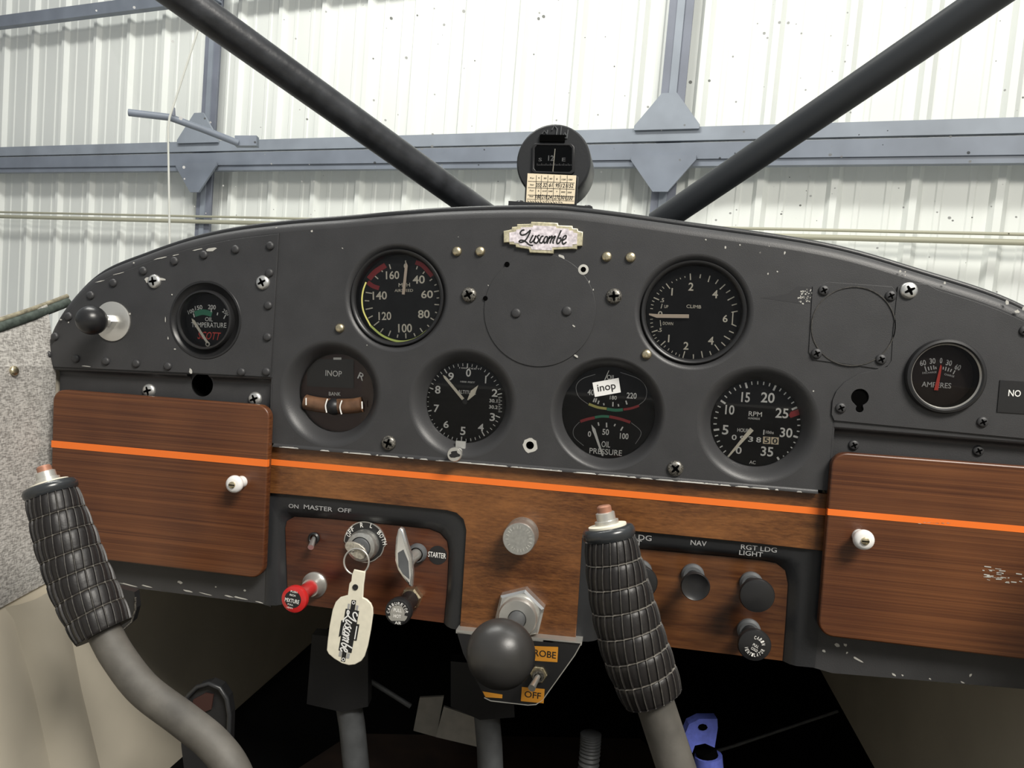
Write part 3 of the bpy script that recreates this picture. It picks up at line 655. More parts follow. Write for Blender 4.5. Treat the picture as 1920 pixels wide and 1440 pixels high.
def door(label, x0, x1, zt, zb_, stripe_px, knob, group='glove box doors'):
    d = thing('glove_box_door', label, 'glove box door', ((x0+x1)/2, 0, zb_), group)
    sheet('board', [rrect(x0, zb_, x1, zt, .011)], YD, -YD-.0005, 'door_wood', d, .0014)
    za, zb2 = at(*stripe_px[0], YD).z, at(*stripe_px[1], YD).z
    mb = MB(); mb.box(((x0+x1)/2, YD+.0015, (za+zb2)/2), (x1-x0+.0003, .0036, za-zb2)); mb.build('orange_stripe', 'orange_stripe', d)
    c = P(*knob, YD); kb = MB(); kb.lathe(c.x, c.z, [(.0052, YD), (.0050, YD-.003), (.0042, YD-.005), (.0042, YD-.006), (.0062, YD-.008), (.0075, YD-.0105), (.0076, YD-.012), (.0068, YD-.0142), (.0045, YD-.0153), (.0001, YD-.0155)], 32)
    kn = kb.build('knob', 'porcelain', d, smooth=60)
    s_ = MB(); s_.lathe(c.x, c.z, [(.0029, YD-.0150), (.0028, YD-.0164), (.0015, YD-.0170), (.0001, YD-.0170)], 20); s_.build('screw', 'brass_worn', kn, smooth=40)
    s_ = MB(); s_.box((c.x, YD-.0170, c.z), (.0052, .0004, .0008)); s_.build('screw_slot', 'deep_black', kn)
    return d
xl = at(97, 830, YD).x; xr = at(500, 900, YD).x; zt = at(300, 745, YD).z; zb_ = at(470, 1083, YD).z
door('striped wooden glove box door on the left with a white knob', xl, xr, zt, zb_, ((300, 844), (300, 857)), ('C', 1555, 628))
xl2 = at(1549, 1000, YD).x; zt2 = at(1640, 853, YD).z; zb2 = at(1640, 1204, YD).z
door('striped wooden glove box door on the right with scuffs and a white knob', xl2, .45, zt2, zb2, ((1700, 967), (1700, 979)), ('F', 1118, 272))
sc = Print('F', YD-.0003)
for i in range(26):
    x = 1715+195*random.random(); y = 455+ (x-1715)*.15+26*random.gauss(0, .6); sc.line(x, y, x+8+26*random.random(), y+6*random.random(), 1.5+4*random.random())
for i in range(14): x = 1400+150*random.random(); sc.line(x, 205+x*.01+6*random.random()-14, x+14, 205+x*.01+6*random.random()-12, 2.5)
o = sc.build('scuff_marks', 'chip_paint', bpy.data.objects['glove_box_door.001']); o['kind'] = 'stuff'

# ------------------------------------------------------------------ gauges
def gauge(name, label, X, Z, r, yd, face='dial_black', bez=None, glass=True, glass_y=None, grp='round flight gauges'):
    g_ = thing(name, label, 'gauge', (X, yd, Z-r), grp)
    MB().lathe(X, Z, [(r+.002, yd), (.0001, yd)], 48).build('dial_face', face, g_)
    if bez: MB().lathe(X, Z, bez, 64).build('bezel', 'satin_black', g_, smooth=40)
    if glass: MB().lathe(X, Z, [(r, glass_y if glass_y is not None else yd-.004), (.0001, glass_y if glass_y is not None else yd-.004)], 48).build('glass', 'dial_glass', g_)
    return g_
def needle(k, pts, Y, mat, parent, name='needle', th=.0007):
    mb = MB(); mb.prism([P(k, x, y, Y) for x, y in pts], (0, th, 0)); return mb.build(name, mat, parent)
# airspeed
bezA = [(.0405, .0035), (.0405, .0012), (.0398, .0004), (.0388, .0006), (.0375, .0018), (.0368, .0034), (.0366, .012)]
X, Z = CUPS['airspeed']; yd = .0105
ga = gauge('airspeed_indicator', 'airspeed dial reading zero, with red, yellow and green arcs', X, Z, .0366, yd, 'dial_grey', bezA, True, .0034)
q = Print('5', yd-.0003)
for a in (('160', 985, 400, 105, 65), ('40', 1190, 435, 95, 65), ('60', 1255, 550, 92, 62), ('80', 1230, 705, 92, 65), ('100', 1083, 815, 108, 68), ('120', 925, 720, 100, 65), ('140', 885, 560, 112, 65), ('0', 1087, 328, 28, 40), ('MPH', 1077, 477, 90, 30), ('AIRSPEED', 1073, 520, 145, 22)): q.txt(*a, rot=4 if len(a[0]) < 4 else 3)
q.build('numerals', 'print_cream', ga)
q = Print('5', yd-.0003)
for a in ((960, 315, 970, 352), (1180, 330, 1172, 355), (1235, 372, 1222, 390), (1295, 430, 1275, 445), (1330, 472, 1313, 480), (1348, 523, 1310, 530), (1350, 577, 1330, 580), (1350, 632, 1313, 630), (1335, 695, 1318, 690), (1310, 752, 1282, 735), (1273, 805, 1257, 790), (1220, 845, 1200, 815), (1163, 880, 1152, 855), (1090, 895, 1088, 855), (1022, 890, 1027, 865), (953, 878, 970, 835), (890, 848, 912, 818), (838, 795, 880, 762), (795, 737, 830, 718), (775, 668, 830, 657), (767, 600, 803, 602), (775, 535, 825, 543), (848, 408, 873, 430), (900, 365, 908, 375), (1087, 285, 1087, 305)): q.line(*a, 9)
q.build('tick_marks', 'print_cream', ga)
q = Print('5', yd-.0002)
for pts, wd in (([(800, 430), (850, 375), (930, 322)], 42), ([(1165, 300), (1220, 325), (1295, 408)], 34), ([(790, 455), (830, 485), (880, 502)], 34)): q = Print('5', yd-.0002); q.path(pts, wd); q.build('red_arc', 'print_red', ga)
q = Print('5', .0028); q.path([(778, 455), (755, 520), (746, 600), (760, 690), (812, 795)], 12); q.build('yellow_arc', 'print_yellow', ga)
q = Print('5', .0028); q.path([(812, 795), (900, 870), (1000, 912), (1090, 918), (1180, 890), (1255, 835)], 16); q.build('green_arc', 'olive_green', ga)
needle('5', [(1058, 550), (1080, 552), (1103, 325), (1092, 300), (1082, 325)], yd-.003, 'needle_cream', ga)
# climb
X, Z = CUPS['climb']
gc = gauge('climb_indicator', 'rate of climb dial marked up and down, needle at zero', X, Z, .0366, yd, 'dial_black', bezA, True, .0034)
q = Print('6', yd-.0003)
for a in (('2', 1425, 540, 33, 52), ('4', 1580, 588, 36, 52), ('1', 1303, 573, 9, 48), ('6', 1645, 745, 32, 48), ('.5', 1240, 627, 24, 26), ('0', 1227, 715, 30, 36), ('.5', 1225, 818, 24, 26), ('1', 1282, 873, 9, 48), ('2', 1393, 920, 33, 50), ('4', 1553, 887, 36, 52), ('CLIMB', 1443, 668, 95, 22), ('UP', 1266, 668, 26, 20), ('DOWN', 1277, 777, 66, 20)): q.txt(*a)
q.build('numerals', 'print_cream', gc)
q = Print('6', yd-.0003)
for a in ((1420, 455, 1422, 497), (1487, 460, 1482, 485), (1547, 470, 1535, 510), (1600, 495, 1582, 522), (1645, 525, 1610, 557), (1677, 563, 1650, 580), (1703, 605, 1660, 627), (1720, 650, 1687, 660), (1725, 697, 1685, 705), (1695, 705, 1690, 780), (1685, 780, 1718, 795), (1700, 838, 1670, 825), (1677, 880, 1637, 857), (1645, 920, 1620, 897), (1605, 950, 1577, 912), (1555, 980, 1545, 955), (1500, 998, 1492, 955), (1440, 1005, 1440, 975), (1372, 1000, 1385, 955), (1230, 917, 1260, 890), (1265, 520, 1290, 553), (1172, 832, 1210, 820), (1185, 610, 1220, 625), (1160, 718, 1190, 719)): q.line(*a, 7)
for a in ((1300, 508, 1306, 516), (1330, 492, 1335, 501), (1355, 483, 1359, 492), (1385, 473, 1387, 482), (1240, 540, 1252, 552), (1225, 560, 1238, 570), (1205, 580, 1220, 590), (1175, 630, 1190, 637), (1168, 655, 1184, 659), (1163, 680, 1180, 682), (1162, 750, 1180, 749), (1163, 775, 1180, 772), (1166, 800, 1183, 796), (1180, 855, 1195, 848), (1190, 875, 1204, 866), (1205, 895, 1220, 884), (1250, 930, 1262, 918), (1275, 950, 1285, 937), (1300, 965, 1307, 952), (1325, 978, 1331, 964), (1348, 990, 1352, 975), (1232, 680, 1240, 650), (1227, 755, 1231, 795)): q.line(*a, 5)
q.build('tick_marks', 'print_cream', gc)
needle('6', [(1412, 718), (1412, 742), (1205, 740), (1155, 722), (1155, 712), (1205, 716)], yd-.003, 'needle_cream', gc)
# turn and bank
X, Z = CUPS['turn']; yd = .0165
gt = gauge('turn_and_bank_indicator', 'turn and bank dial carrying an INOP placard above its curved tube', X, Z, .0345, yd, 'dial_brown', None, True, .0135)
q = Print('A', yd-.0006); q.shape([(290, 205), (625, 205), (628, 415), (290, 400)]); q.build('placard', 'satin_black', gt)
q = Print('A', yd-.0009); q.txt('INOP', 482, 308, 118, 42); q.txt('R', 682, 330, 46, 50, rot=-22); q.shape([(480, 193), (538, 193), (538, 209), (480, 209)]); q.txt('BANK', 490, 455, 85, 26, rot=2); q.build('lettering', 'print_white', gt)
tp = [P('A', x, y, yd-.002) for x, y in ((282, 512), (360, 530), (480, 543), (605, 543), (690, 531))]
tb_ = MB(); tb_.tube(smoothpts(tp, 6), .0068, 14); tu = tb_.build('inclinometer_tube', 'tube_amber', gt, smooth=60)
c = P('A', 488, 546, yd-.002); MB().spin(c+Vector((0, -.0012, 0)), (0, 1, 0), [(.0002, -.0076), (.004, -.0064), (.0064, -.004), (.0076, 0), (.0064, .004)], 24).build('ball', 'rubber_black', tu, smooth=60)
q = Print('A', yd-.0096); q.line(284, 484, 284, 536, 9); q.path([(438, 490), (424, 540), (432, 590)], 9); q.path([(542, 502), (528, 550), (540, 602)], 9); q.line(686, 510, 688, 562, 9); q.build('tube_marks', 'print_white', tu)
# altimeter
X, Z = CUPS['alti']; yd = .0145
gl = gauge('altimeter', 'altimeter dial numbered zero to nine with two cream hands', X, Z, .0345, yd, 'dial_black', None, True, .0128)
q = Print('A', yd-.0003)
for a in (('0', 1453, 303, 36, 58), ('1', 1577, 352, 9, 55), ('2', 1642, 448, 42, 55), ('3', 1625, 622, 38, 58), ('4', 1542, 697, 42, 55), ('5', 1413, 722, 38, 60), ('6', 1292, 675, 38, 52), ('7', 1222, 560, 38, 55), ('8', 1232, 425, 40, 58), ('9', 1327, 330, 40, 58), ('30.1', 1632, 505, 58, 25), ('30.2', 1632, 550, 62, 25), ('ALTITUDE', 1442, 443, 130, 26), ('1000 FEET', 1447, 370, 105, 12), ('100 FEET', 1462, 272, 150, 10)): q.txt(*a)
q.build('numerals', 'print_white', gl)
q = Print('A', yd-.0003)
for i in range(50):
    a = math.radians(i*7.2+4.7); m5 = i % 5 == 0
    if 78 < i*7.2 < 103: continue
    q.line(1424+278*math.sin(a), 517-282*math.cos(a), 1424+(243 if m5 else 258)*math.sin(a), 517-(247 if m5 else 262)*math.cos(a), 8 if m5 else 5)
for i in range(9): q.line(1668, 480+i*13, 1682 if i % 2 else 1694, 480+i*13, 4)
q.build('tick_marks', 'print_white', gl)
needle('A', [(1406, 500), (1422, 488), (1290, 330), (1268, 318), (1277, 342)], yd-.0012, 'print_cream', gl, 'long_hand')
needle('A', [(1443, 500), (1452, 500), (1498, 462), (1523, 392), (1470, 432)], yd-.0010, 'print_cream', gl, 'short_hand')
MB().lathe(*xz(P('A', 1430, 512, yd)), [(.0022, yd-.001), (.0001, yd-.0014)], 20).build('hub', 'satin_black', gl)
c = P('A', 1372, 880, 0); kb = MB(); kb.lathe(c.x, c.z, [(.0038, .004), (.0038, -.006)], 20); kk_ = thing('altimeter_setting_knob', 'small chipped silver knob at the foot of the altimeter', 'knob', c)
kb.build('shaft', 'steel', kk_, smooth=40); MB().lathe(c.x, c.z, [(.0050, -.006), (.0058, -.0066), (.0060, -.0100), (.0055, -.0108), (.0001, -.0109)], 28).build('cap', 'steel', kk_, smooth=40)
q = Print('A', -.0111); pts = []
for i in range(16): a = 2*math.pi*i/16; r = 30*(.75+.45*random.random()); pts.append((1353+r*1.15*math.cos(a), 893+r*math.sin(a)*.85))
q.shape(pts); q.build('black_paint', 'satin_black', kk_)
c2 = P('A', 1395, 822, .005); MB().box((c2.x, .0065, c2.z), (.0085, .002, .006)).build('stem_slot', 'zinc', kk_)
# combined oil gauge
X, Z = CUPS['oil']; yd = .0155
go = gauge('oil_gauge', 'twin oil dial with a crooked white inop sticker', X, Z, .0378, yd, 'dial_black', None, True, .0128)
q = Print('B', yd-.0003)
for a in (('OIL', 595, 280, 50, 28), ('40', 473, 370, 40, 35), ('180', 608, 402, 42, 24), ('220', 718, 390, 60, 36), ('0', 465, 620, 20, 34), ('50', 562, 608, 40, 36), ('100', 673, 633, 52, 36), ('OIL', 563, 682, 52, 36), ('PRESSURE', 562, 727, 195, 34)): q.txt(*a)
for a in ((487, 428, 497, 405), (500, 430, 508, 405), (515, 440, 522, 420), (552, 448, 550, 435), (605, 455, 606, 428), (640, 455, 637, 440), (690, 443, 683, 420), (517, 550, 521, 570), (567, 552, 568, 580), (620, 560, 613, 573), (665, 577, 652, 600)): q.line(*a, 8)
q.build('numerals', 'print_white', go)
q = Print('B', yd-.0003); q.path([(500, 262), (420, 290), (385, 335), (400, 395), (455, 440)], 3); q.path([(650, 250), (760, 290), (805, 345), (800, 410), (755, 450)], 3); q.path([(405, 548), (370, 590), (375, 640), (430, 690)], 3); q.path([(715, 552), (775, 610), (740, 680)], 3); q.build('dial_outline', 'print_grey', go)
q = Print('B', yd-.0004); q.path([(460, 440), (515, 460), (568, 468)], 15); q.build('yellow_arc', 'print_yellow', go)
for pts, wd in (([(570, 470), (620, 477), (665, 474)], 18), ([(497, 520), (540, 514), (583, 516)], 15)): q = Print('B', yd-.0004); q.path(pts, wd); q.build('green_arc', 'print_green', go)
for pts, wd in (([(668, 473), (715, 466), (762, 450)], 14), ([(410, 545), (450, 532), (496, 522)], 17), ([(585, 516), (650, 530), (710, 550)], 17)): q = Print('B', yd-.0004); q.path(pts, wd); q.build('red_arc', 'print_red', go)
needle('B', [(549, 752), (539, 752), (492, 622), (482, 600), (476, 564), (500, 590), (506, 612)], yd-.0012, 'print_white', go)
needle('B', [(552, 300), (558, 300), (584, 238), (578, 240)], yd-.0012, 'print_white', go)
q = Print('B', .0124); q.shape([(483, 312), (640, 283), (653, 370), (497, 398)]); st_ = q.build('inop_sticker', 'label_white', go)
q = Print('B', .0122); q.txt('inop', 568, 344, 110, 56, rot=13); q.build('lettering', 'print_black', st_)
# tachometer
X, Z = CUPS['tach']; yd = .0145
gr = gauge('tachometer', 'engine speed dial to thirty-five with an hour counter', X, Z, .0345, yd, 'dial_black', None, True, .0128)
q = Print('B', yd-.0003)
for a in (('15', 1402, 400, 52, 60), ('20', 1535, 402, 82, 62), ('10', 1307, 475, 55, 58), ('5', 1280, 595, 38, 58), ('25', 1620, 495, 78, 60), ('30', 1645, 612, 75, 58), ('35', 1530, 725, 75, 58), ('0', 1360, 718, 36, 44), ('RPM', 1460, 500, 80, 28), ('HUNDREDS', 1452, 527, 70, 12), ('HOURS', 1392, 598, 80, 22), ('0', 1333, 640, 30, 32), ('9', 1382, 646, 30, 32), ('3', 1432, 651, 30, 32), ('8', 1480, 655, 30, 32), ('1', 1511, 610, 7, 30), ('10ths', 1547, 610, 48, 18), ('AC', 1443, 790, 38, 20)): q.txt(*a)
q.build('numerals', 'print_white', gr)
q = Print('B', yd-.0003)
for i in range(36):
    a = math.radians(222.3+i*8.16); m5 = i % 5 == 0; ce, sn_ = math.cos(a), math.sin(a)
    q.line(1470+262*sn_, 565-262*ce, 1470+(228 if m5 else 242)*sn_, 565-(228 if m5 else 242)*ce, 12 if m5 else 7)
q.build('tick_marks', 'print_white', gr)
q = Print('B', yd-.0005); q.shape([(1660, 508), (1672, 486), (1728, 468), (1742, 478), (1738, 500), (1672, 524)]); q.build('red_mark', 'print_red', gr)
q = Print('B', yd-.0004); q.shape([(1507, 635), (1551, 638), (1549, 680), (1505, 678)]); q.shape([(1556, 638), (1601, 641), (1599, 684), (1554, 681)]); cw = q.build('counter_wheels', 'card_cream', gr)
q = Print('B', yd-.0006); q.txt('5', 1528, 658, 28, 34); q.txt('0', 1578, 662, 30, 34); q.build('digits', 'print_black', cw)
needle('B', [(1430, 582), (1450, 600), (1302, 757), (1295, 755), (1297, 748)], yd-.0012, 'print_cream', gr)
# oil temperature
ye = -.0014; yd = .006
gT = gauge('oil_temperature_gauge', 'small oil temperature dial with a green arc on the riveted plate', *OT, .0232, yd, 'dial_black', [(.0262, .003), (.0262, -.003), (.0255, -.0040), (.0243, -.0042), (.0236, -.0030), (.0233, .006)], True, -.0022, 'small round gauges')
MB().lathe(*OT, [(.0345, ye), (.0340, ye-.0006), (.0325, ye-.0006), (.0308, ye+.0015), (.0262, .0022)], 64).build('mounting_ring', 'satin_black', gT, smooth=40)
q = Print('4', yd-.0003)
for a, r in ((('100', 1228, 527, 42, 26), 22), (('150', 1277, 503, 48, 28), 12), (('200', 1362, 500, 50, 30), 0), (('250', 1452, 533, 46, 26), -30), (('OIL', 1343, 578, 50, 26), 0), (('TEMPERATURE', 1342, 615, 225, 32), 2)): q.txt(*a, rot=r)
for a in ((1243, 540, 1250, 565), (1358, 510, 1358, 532), (1452, 548, 1438, 575), (1400, 535, 1396, 552)): q.line(*a, 7)
q.build('numerals', 'print_white', gT)
q = Print('4', yd-.0003); q.txt('SCOTT', 1345, 684, 150, 50, shear=.3); q.build('maker_lettering', 'bright_red', gT)
q = Print('4', yd-.0002); q.path([(1252, 545), (1305, 532), (1362, 545)], 36); q.build('green_arc', 'print_green', gT)
needle('4', [(1328, 735), (1341, 728), (1250, 585), (1231, 572), (1236, 594)], yd-.0015, 'print_cream', gT)
MB().lathe(*xz(P('4', 1335, 738, yd-.002)), [(.0022, yd-.002), (.0012, yd-.0024)], 16).build('hub', 'print_cream', gT)
# ammeter
yd = .007
gA = gauge('ammeter', 'ammeter dial with red needle and chrome-edged black rim', *AM, .0228, yd, 'dial_umber', [(.0278, -.0014), (.0278, -.0042), (.0268, -.0056), (.0252, -.0060), (.0240, -.0050)], True, -.003, 'small round gauges')
MB().lathe(*AM, [(.0241, -.0050), (.0236, -.0042), (.0231, -.0034)], 64).build('bright_rim', 'steel', gA, smooth=40)
MB().lathe(*AM, [(.0231, -.0034), (.0228, .007)], 64).build('inner_wall', 'satin_black', gA, smooth=40)
q = Print('7', yd-.0003)
for a, r in ((('60', 1270, 790, 40, 36), 14), (('30', 1332, 778, 38, 36), 8), (('0', 1387, 775, 16, 36), 0), (('30', 1438, 790, 38, 36), -8), (('60', 1495, 818, 38, 36), -14), (('AMPERES', 1357, 932, 190, 34), 0), (('DISCHARGE', 1312, 852, 92, 12), 8), (('CHARGE', 1440, 870, 66, 12), -12)): q.txt(*a, rot=r)
for a in ((1282, 812, 1292, 845), (1303, 815, 1310, 838), (1320, 810, 1326, 835), (1338, 806, 1342, 832), (1352, 815, 1355, 830), (1402, 815, 1400, 832), (1420, 815, 1414, 840), (1438, 822, 1430, 845), (1455, 830, 1446, 848), (1477, 838, 1464, 862)): q.line(*a, 7)
q.build('numerals', 'print_soft', gA)
needle('7', [(1342, 965), (1368, 967), (1392, 815), (1386, 798), (1380, 812)], yd-.0015, 'bright_red', gA)
# black placard at the right edge of the panel
pa_ = thing('warning_placard', 'black placard beginning with NO beside the ammeter', 'placard', P('7', 1820, 1085))
a_, b_ = P('7', 1712, 880), P('7', 1712, 1085); mb = MB(); mb.box(((a_.x+.45)/2, -.0018, (a_.z+b_.z)/2-.002), (.45-a_.x-.01, .0006, a_.z-b_.z)); mb.build('plate', 'satin_black', pa_)
q = Print('7', -.0023); q.txt('NO', 1860, 985, 80, 42); q.build('lettering', 'print_white', pa_)

# ------------------------------------------------------------------ name badge
bd = thing('name_badge', 'small stepped metal badge with black script lettering above the blank cover', 'badge', P('L', 480, 1390))
def bl(pts, Y): return [xz(P('L', x, y, Y)) for x, y in pts]
B1 = [(80, 1160), (160, 1145), (165, 1120), (215, 1115), (218, 1090), (355, 1088), (362, 1066), (632, 1078), (636, 1102), (780, 1108), (785, 1132), (835, 1136), (838, 1158), (886, 1168), (880, 1310), (828, 1312), (825, 1345), (770, 1342), (590, 1350), (585, 1390), (345, 1380), (335, 1345), (205, 1325), (200, 1300), (140, 1296), (135, 1275), (80, 1278)]
sheet('metal_frame', [bl(B1, -.0015)], -.0030, .0030, 'badge_metal', bd, .0006)
B2 = [(480+(x-480)*.86, 1228+(y-1228)*.78) for x, y in B1]
sheet('pearl_field', [bl(B2, -.003)], -.0033, .0006, 'badge_pearl', bd)
q = Print('L', -.0035)
for s_ in LUSC: q.path(s_, 15)
q.build('script_lettering', 'print_black', bd)

# ------------------------------------------------------------------ knobs and switches
YK = YB-.001
def knob_thing(name, label, k, x, y, Y=YK, cat='knob', group=None):
    c = P(k, x, y, Y); return thing(name, label, cat, c, group), c.x, c.z
rb, X, Z = knob_thing('ball_mount', 'black rubber ball mount on a round steel plate, far left of the panel', '4', 725, 592, -.0014, 'ball mount')
MB().lathe(X, Z, [(.0177, -.0014), (.0177, -.0026), (.0170, -.0030), (.0001, -.0030)], 40).build('base_plate', 'steel', rb, smooth=40)
MB().lathe(X, Z, [(.0062, -.003), (.0062, -.009), (.0052, -.010)], 6, cap1=True).build('hex_nut', 'zinc', rb)
MB().lathe(X, Z, [(.0042, -.009), (.0042, -.018)], 20).build('stem', 'zinc', rb, smooth=40)
MB().spin((X, -.0275, Z), (0, -1, 0), [(.0126*math.sin(math.pi*i/16)+.00002, -.0126*math.cos(math.pi*i/16)) for i in range(17)], 32).build('ball', 'rubber_ball', rb, smooth=60)
# primer
pk, X, Z = knob_thing('primer_knob', 'round knurled aluminium knob on the walnut fascia', 'E', 640, 318, YW)
MB().lathe(X, Z, [(.0135, YW), (.0137, YW-.004), (.0130, YW-.006), (.0128, YW-.015), (.0134, YW-.017), (.0134, YW-.019), (.0128, YW-.0200), (.0001, YW-.0200)], 48).build('cap', 'aluminium', pk, smooth=40)
mb = MB()
for i in range(22):
    a = 2*math.pi*i/22+.1*random.random(); r0, r1 = .0085, .0108; da = .05*random.uniform(-1, 1)
    if i in (4, 12): continue
    mb.frame_box((X+r0*math.cos(a), YW-.0203, Z+r0*math.sin(a)), (math.cos(a+da)*(r1-r0), 0, math.sin(a+da)*(r1-r0)), (-math.sin(a)*.0005, 0, math.cos(a)*.0005), (0, .0004, 0))
mb.build('embossed_marks', 'steel', pk)
# throttle
tk, X, Z = knob_thing('throttle', 'large black ball throttle knob in front of the walnut fascia', 'E', 628, 900, YW, 'throttle')
MB().lathe(X, Z, [(.0215, YW), (.0215, YW-.009), (.0195, YW-.011)], 6, cap1=True, a0=.35).build('hex_nut', 'chrome', tk)
MB().lathe(X, Z, [(.0155, YW-.010), (.0160, YW-.012), (.0160, YW-.018), (.0150, YW-.020), (.0075, YW-.0205)], 40).build('knurled_collar', 'steel', tk, smooth=40)
MB().lathe(X, Z, [(.0070, YW-.018), (.0066, YW-.055), (.0085, YW-.068)], 28).build('shaft', 'pedal_grey', tk, smooth=60)
pf = []
for i in range(21):
    a = math.pi*i/20; pf.append((.0248*math.sin(a)+.00002, -.0225*math.cos(a)))
MB().spin((X, YW-.090, Z), (0, -1, 0), pf, 48).build('ball', 'throttle_ball', tk, smooth=80)
# mixture
mk, X, Z = knob_thing('mixture_knob', 'red mushroom knob with black disc, below the left switch board', 'D', 435, 845)
MB().lathe(X, Z, [(.0115, YK), (.0115, YK-.002), (.0095, YK-.004), (.0078, YK-.010), (.0001, YK-.010)], 32).build('bushing', 'steel', mk, smooth=40)
MB().lathe(X, Z, [(.0065, YK-.010), (.0065, YK-.027), (.0085, YK-.032), (.0110, YK-.0355), (.0115, YK-.038), (.0110, YK-.0408), (.0085, YK-.0418)], 36, cap1=True).build('knob', 'mixture_red', mk, smooth=50)
YM = YK-.0420
dd = MB().lathe(X-.0004, Z+.0006, [(.0073, YM), (.0001, YM-.0001)], 32).build('disc_label', 'satin_black', mk)
q = Print('D', YM-.0003, (228, 950, X-.0004, Z+.0004))
for a in (('PUSH', 240, 880, 60, 18), ('RICH', 228, 910, 52, 18), ('MIXTURE', 222, 960, 128, 36), ('PULL', 208, 994, 50, 14), ('LEAN', 202, 1022, 50, 14)): q.txt(*a, rot=-5)
q.build('lettering', 'print_white', dd)
# carburettor heat
ck, X, Z = knob_thing('carburetor_heat_knob', 'black knob with a silver lettered disc below the chrome starter pull', 'D', 1316, 950)
MB().lathe(X, Z, [(.0095, YK), (.0095, YK-.007), (.0082, YK-.009)], 6, cap1=True, a0=.2).build('hex_nut', 'brass_worn', ck)
MB().lathe(X, Z, [(.0075, YK-.009), (.0070, YK-.026), (.0095, YK-.030), (.0110, YK-.034), (.0114, YK-.038), (.0108, YK-.0405), (.0092, YK-.0412)], 36, cap1=True).build('knob', 'rubber_black', ck, smooth=50)
YC = YK-.0414; ref = (1187, 1112, X, Z)
dd = MB().lathe(X, Z, [(.0088, YC), (.0001, YC-.0001)], 36).build('disc_label', 'steel', ck)
q = Print('D', YC-.0003, ref); q.arc_txt('CARBURETOR', 1187, 1112, 84, 0, 19, 19, 26); q.txt('PULL', 1190, 1090, 74, 30); q.txt('HOT', 1186, 1143, 66, 30); q.txt('AIR', 1193, 1203, 56, 26); q.build('lettering', 'print_white', dd)
q = Print('D', YC-.0002, ref); q.ring(1187, 1112, 84, 84, -110, 110, 34); q.shape([(1130, 1185), (1250, 1185), (1225, 1212), (1150, 1212)]); q.build('black_band', 'satin_black', dd)
# starter handle
sk, X, Z = knob_thing('starter_pull', 'chrome T-shaped starter pull handle left of the STARTER sticker', 'D', 1360, 560, cat='starter pull')
MB().lathe(X, Z, [(.0085, YK), (.0085, YK-.003), (.0070, YK-.0055), (.0060, YK-.0055)], 32).build('bushing', 'pedal_grey', sk, smooth=40)
MB().lathe(X, Z, [(.0048, YK-.004), (.0048, YK-.022), (.006, YK-.030)], 24, cap1=True).build('stem', 'steel', sk, smooth=40)
YH = YK-.036
hp = [(1197, 335), (1178, 345), (1160, 420), (1148, 560), (1150, 640), (1175, 720), (1230, 800), (1285, 868), (1305, 870), (1312, 760), (1305, 610), (1262, 480), (1225, 350)]
sheet('grip_bar', [[xz(P('D', x, y, YH)) for x, y in hp]], YH, .007, 'chrome', sk, .0022)
q = Print('D', YH-.0002); q.shape([(1180, 560), (1230, 530), (1275, 640), (1285, 800), (1225, 750), (1185, 680)]); q.build('dark_inlay', 'pedal_grey', sk)
so = thing('starter_sticker', 'round black sticker reading STARTER at the board edge', 'sticker', P('D', 1540, 675, YK))
c = P('D', 1540, 580, YK); MB().lathe(c.x, c.z, [(.0082, YK), (.0082, YK-.0003), (.0001, YK-.0003)], 32).build('disc', 'satin_black', so)
q = Print('D', YK-.0005); q.txt('STARTER', 1533, 580, 160, 48, rot=-1); q.build('lettering', 'print_white', so)
# ignition switch
ig, X, Z = knob_thing('ignition_switch', 'silver ignition lock on a black plate lettered OFF R L BOTH', 'D', 888, 480, cat='switch')
c = P('D', 887, 470, YK)
pts = []
for i in range(64):
    a = 2*math.pi*i/64; dg_ = math.degrees(a); r = .0192 if -5 < dg_ < 185 else .0172 if 215 < dg_ < 325 else .0178
    pts.append((c.x+r*math.cos(a), c.z+r*math.sin(a)))
sheet('plate', [pts], YK-.0012, .0012, 'zinc', ig); sheet('plate_face', [[(c.x+(x-c.x)*.955, c.z+(z-c.z)*.955) for x, z in pts]], YK-.0016, .0006, 'satin_black', ig)
q = Print('D', YK-.0018); q.txt('O', 735, 396, 26, 46, rot=52); q.txt('F', 752, 368, 22, 42, rot=42); q.txt('F', 772, 345, 22, 42, rot=34); q.txt('R', 855, 310, 26, 42, rot=8); q.txt('L', 942, 316, 20, 40, rot=-14)
for ch_, x, y, r in (('B', 1014, 378, -40), ('O', 1034, 408, -55), ('T', 1052, 440, -66), ('H', 1062, 472, -76)): q.txt(ch_, x, y, 26, 40, rot=r)
q.build('lettering', 'print_white', ig)
MB().lathe(X, Z, [(.0135, YK-.0016), (.0135, YK-.009), (.0125, YK-.011), (.0092, YK-.012), (.0088, YK-.0095)], 40).build('collar', 'aluminium', ig, smooth=40)
MB().lathe(X, Z, [(.0088, YK-.0095), (.0080, YK-.0125), (.0076, YK-.0128), (.0001, YK-.0128)], 32).build('lock_core', 'pedal_grey', ig, smooth=40)
YY = -.022
ky = thing('ignition_key', 'worn silver key standing in the ignition lock', 'key', (X, YK-.012, Z))
mb = MB(); mb.frame_box((X-.0045, YK-.024, Z-.0009), (.008, 0, .002), (0, .011, 0), (-.0004, 0, .0018)); mb.build('blade', 'steel', ky)
bow = [(700, 490), (718, 462), (770, 460), (830, 480), (878, 520), (896, 560), (880, 610), (845, 625), (790, 605), (735, 560), (705, 520)]
cbw = [xz(P('D', x, y, YY)) for x, y in bow]; hb = xz(P('D', 770, 543, YY))
sheet('bow', [cbw, circ(*hb, .0014, 12)], YY, .0022, 'key_metal', ky, .0007)
kr = MB(); YR = -.0235
